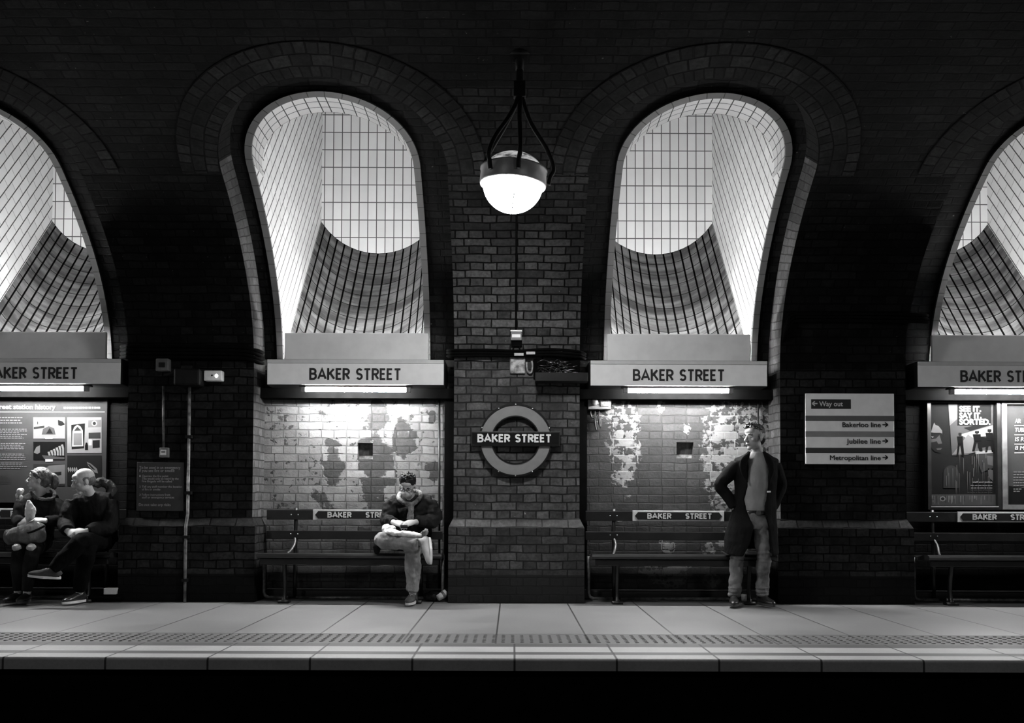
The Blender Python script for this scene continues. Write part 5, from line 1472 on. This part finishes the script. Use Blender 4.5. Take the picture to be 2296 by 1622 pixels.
arm(b, J['sl'], J['el'], J['wl'].lerp(J['el'], .1), (.07, .062, .045)); arm(b, J['sr'], J['er'], J['wr'].lerp(J['er'], .1), (.07, .062, .045))
b.loft([J['sl'], J['shc'] - Vector((0, 0, .01)), J['sr']], [.068, .085, .068], None, 14, sub=3)
remeshed(b, 'jacket', .008, M['jacket_m'], e, 4, .013, 9)
b = MB(); b.loft([P(112, 1098, 9.1), P(122, 1106, 9.1), P(118, 1118, 9.05), P(95, 1120, 9.02), P(74, 1112, 9.04), P(68, 1102, 9.1)], [(.014, .018), (.02, .022), (.018, .018), (.016, .016), (.014, .016), (.01, .012)], None, 10, sub=4)
remeshed(b, 'collar', .006, M['fur'], e, 2, .006, 40)
b = MB(); b.loft([P(80, 1208, 9.24), P(80, 1222, 9.22)], [(.155, .11), (.15, .10)], sdv, 18)
leg(b, J['hl'], J['kl'], J['al'] + Vector((0, 0, .03)), (.085, .065, .045)); leg(b, J['hr'], J['kr'], J['ar'] + Vector((0, 0, .03)), (.085, .065, .045))
remeshed(b, 'jeans', .008, M['ripped'], e, 4, .007, 10)
for k_, nm in (('kl', 'knee_tear'), ('kr', 'knee_tear')):
    b = MB(); b.ell(J[k_] + Vector((0, -.035, .035)), (.042, .04, .036), None, 14, 10); remeshed(b, nm, .006, M['skin2'], e, 1, .006, 40)
shoe(J['al'], (-.2, -.98, 0), (0, 0, 1), M['leather'], M['sole_d'], e, .92); shoe(J['ar'], (.05, -1, 0), (0, 0, 1), M['leather'], M['sole_d'], e, .92)
e = empty('paper_wrapper', P(66, 1168, 8.88), 'white spindle-shaped paper wrapper held upright by the seated woman', 'paper')
b = MB(); b.loft([P(64, 1122, 8.88), P(66, 1132, 8.88), P(68, 1146, 8.88), P(66, 1158, 8.88), P(62, 1168, 8.9), P(60, 1176, 8.9)], [(.010, .008), (.038, .018), (.054, .026), (.046, .022), (.022, .014), (.012, .01)], sdv, 14, sub=4)
remeshed(b, 'paper', .006, M['paper'], e, 2, .008, 22)
e = empty('paper_wrapper', P(81, 1186, 8.86), 'small white paper scrap between the hands and bag of the woman', 'paper')
b = MB(); b.loft([P(75, 1184, 8.86), P(81, 1178, 8.855), P(88, 1174, 8.86)], [(.018, .012), (.022, .010), (.012, .008)], None, 10, sub=3); remeshed(b, 'paper', .005, M['paper'], e, 1, .006, 30)
e = empty('shoulder_bag', P(60, 1224, 8.9), 'soft grey bag lying across the lap of the seated woman', 'bag')
b = MB(); b.loft([P(18, 1206, 8.95), P(34, 1202, 8.88), P(58, 1198, 8.86), P(82, 1195, 8.88), P(102, 1194, 8.92)], [(.045, .07), (.07, .075), (.085, .10), (.085, .11), (.05, .08)], (0, 1, 0), 18, sub=4)
remeshed(b, 'bag_body', .008, M['bag_grey'], e, 3, .016, 9)
b = MB(); b.loft([P(100, 1180, 8.85), P(84, 1188, 8.80), P(64, 1196, 8.78), P(45, 1200, 8.80)], [(.004, .012)] * 4, None, 8, sub=3); b.build('strap', M['jacket'], e, True)
e = empty('white_scarf', P(46, 1118, 9.0), 'pale crumpled fabric at the left shoulder of the seated woman', 'cloth')
b = MB(); b.ell(P(45, 1103, 9.02), (.03, .03, .04), RY(25)); b.ell(P(47, 1116, 9.0), (.018, .02, .025)); b.ell(P(38, 1112, 9.02), (.014, .02, .03)); remeshed(b, 'fabric', .006, M['collar_w'], e, 2, .008, 30)

# ---- seated bald man
e = empty('person', P(190, 1352, 8.9), 'seated bald man in a dark jacket, hands clasped, legs crossed, facing the woman', 'person')
R = RZ(-52) @ RX(16)
J = dict(pel=P(218, 1208, 9.27), wst=P(216, 1180, 9.22), chs=P(210, 1148, 9.13), shc=P(206, 1122, 9.08), nk=P(200, 1106, 9.03), head=P(187, 1079, 8.96),
         sl=P(166, 1126, 9.04), sr=P(248, 1124, 9.12), el=P(146, 1172, 8.98), er=P(246, 1182, 9.05), wl=P(152, 1192, 8.84), wr=P(190, 1192, 8.84),
         hl=P(200, 1215, 9.22), hr=P(236, 1215, 9.22), kl=P(196, 1232, 8.80), kr=P(184, 1214, 8.72), al=P(178, 1338, 8.9), ar=P(118, 1278, 8.62))
J['al'].z = .10
skeleton_body(J, e, M['skin'], sdv, [(J['wl'], (.85, -.5, -.35), (-.3, -.7, .6), -1, 42), (J['wr'], (-.9, -.35, -.2), (.3, -.7, .6), 1, 42)], R, 1.03, 1.1)
face_parts(J['head'], R, e, 1.03, brow=M['stubble'])
c = J['head']
def T_(p): return c + R @ (Vector(p) * 1.03)
b = MB(); b.ell(T_((0, .050, -.004)), (.073, .063, .060), R, 20, 14)
for sg in (-1, 1): b.ell(T_((sg * .066, .012, .012)), (.012, .035, .028), R, 14, 10)
remeshed(b, 'cropped_hair', .005, M['stubble'], e, 2)
b = MB()
b.loft([P(218, 1213, 9.26), P(216, 1180, 9.22), P(210, 1150, 9.13), P(207, 1126, 9.08), P(202, 1112, 9.04)], [(.20, .15), (.20, .15), (.205, .15), (.19, .125), (.10, .09)], sdv, 22, sub=4)
arm(b, J['sl'], J['el'], J['wl'].lerp(J['el'], .1), (.082, .074, .052)); arm(b, J['sr'], J['er'], J['wr'].lerp(J['er'], .1), (.082, .076, .054))
b.loft([J['sl'], J['shc'] - Vector((0, 0, .01)), J['sr']], [.080, .10, .080], None, 14, sub=3)
for t in (.2, .4, .6, .8):   # padded quilting of the sleeves
    for A_, B_ in ((J['sl'], J['el']), (J['el'], J['wl'])):
        p_ = A_.lerp(B_, t); d_ = (B_ - A_).normalized(); b.loft([p_ - d_ * .022, p_, p_ + d_ * .022], [.062, .083 - .022 * (A_ is J['el']) * t, .062], None, 14, sub=3)
remeshed(b, 'jacket', .008, M['jacket'], e, 3, .008, 12)
b = MB(); b.loft([P(214, 1092, 9.15), P(226, 1080, 9.18), P(240, 1086, 9.2), P(252, 1098, 9.2), P(244, 1110, 9.16)], [(.03, .03), (.05, .04), (.055, .045), (.045, .04), (.03, .03)], None, 14, sub=4); remeshed(b, 'hood', .007, M['fur'], e, 2, .014, 22)
b = MB(); b.loft([P(218, 1208, 9.26), P(218, 1224, 9.22)], [(.175, .12), (.17, .11)], sdv, 18)
leg(b, J['hl'], J['kl'], J['al'] + Vector((0, 0, .03)), (.10, .08, .058)); leg(b, J['hr'], J['kr'], J['ar'], (.10, .08, .055))
remeshed(b, 'trousers', .008, M['trouser_black'], e, 4, .010, 9)
shoe(J['al'], (-.35, -.93, 0), (0, 0, 1), M['leather'], M['sole'], e)
shoe(J['ar'], (-.93, -.25, .10), (-.05, -.15, 1), M['canvas'], M['sole'], e)

# ------------------------------------------------------------------ litter
e = empty('paper_cup', P(992, 1346, 9.2), 'crushed pale paper cup lying on the floor right of the phone user', 'cup')
b = MB(); Rc = RZ(30) @ RY(62); cc = P(991, 1336, 9.2); b.lathe([(.001, -.05), (.030, -.05), (.038, .05), (.036, .05), (.028, -.045), (.001, -.045)], cc, 20, R=Rc); b.build('cup', M['paper'], e, True)
b = MB(); b.lathe([(.0345, -.002), (.0365, -.002), (.0385, .022), (.0365, .022)], cc, 20, R=Rc); b.build('band', M['worn_grey'], e, True)
e = empty('bin_bag', P(972, 1345, 9.25), 'crumpled black bag on the floor beside the crushed paper cup', 'bag')
b = MB(); cc = P(970, 1338, 9.26); cc.z = .05; b.ell(cc, (.09, .07, .05)); b.ell(cc + Vector((-.05, .02, -.01)), (.05, .05, .035)); remeshed(b, 'bag_body', .008, M['black'], e, 2, .014, 22)
e = empty('white_packet', P(249, 1334, 9.2), 'small white packet lying under the bench beside the bald man', 'packet')
b = MB(); cc = P(249, 1328, 9.1); b.box(-.062, .055, -.03, .03, -.033, .030); b.v = [Vector((p.x + (.012 if p.z > 0 and p.x > 0 else 0), p.y, p.z)) for p in b.v]; b.xf(Matrix.Translation(Vector((cc.x, 9.1, .108))) @ RZ(8).to_4x4()); b.build('packet', M['paper'], e, bevel=.005)
e = empty('black_holdall', (P(225, 1340, 9.15).x, 9.2, 0), 'black holdall on the floor under the bench behind the bald man', 'bag')
b = MB(); b.loft([(-.20, 0, .04), (-.16, 0, .038), (0, 0, .038), (.16, 0, .038), (.20, 0, .04)], [(.03, .02), (.10, .036), (.11, .037), (.10, .036), (.03, .02)], (0, 1, 0), 18, sub=3)
b.xf(Matrix.Translation(Vector((P(235, 1340, 9.15).x, 9.15, 0)))); remeshed(b, 'bag_body', .009, M['trouser_black'], e, 2, .004, 9)
e = empty('drinks_can', P(1666, 1345, 9.2), 'small pale cup standing on the floor between the feet of the standing man', 'cup')
b = MB(); p_ = P(1667, 1340, 9.25); b.lathe([(.001, 0), (.028, 0), (.036, .09), (.034, .09), (.026, .006), (.001, .006)], (p_.x, 9.2, .0), 20); b.build('cup', M['worn_grey'], e, True)
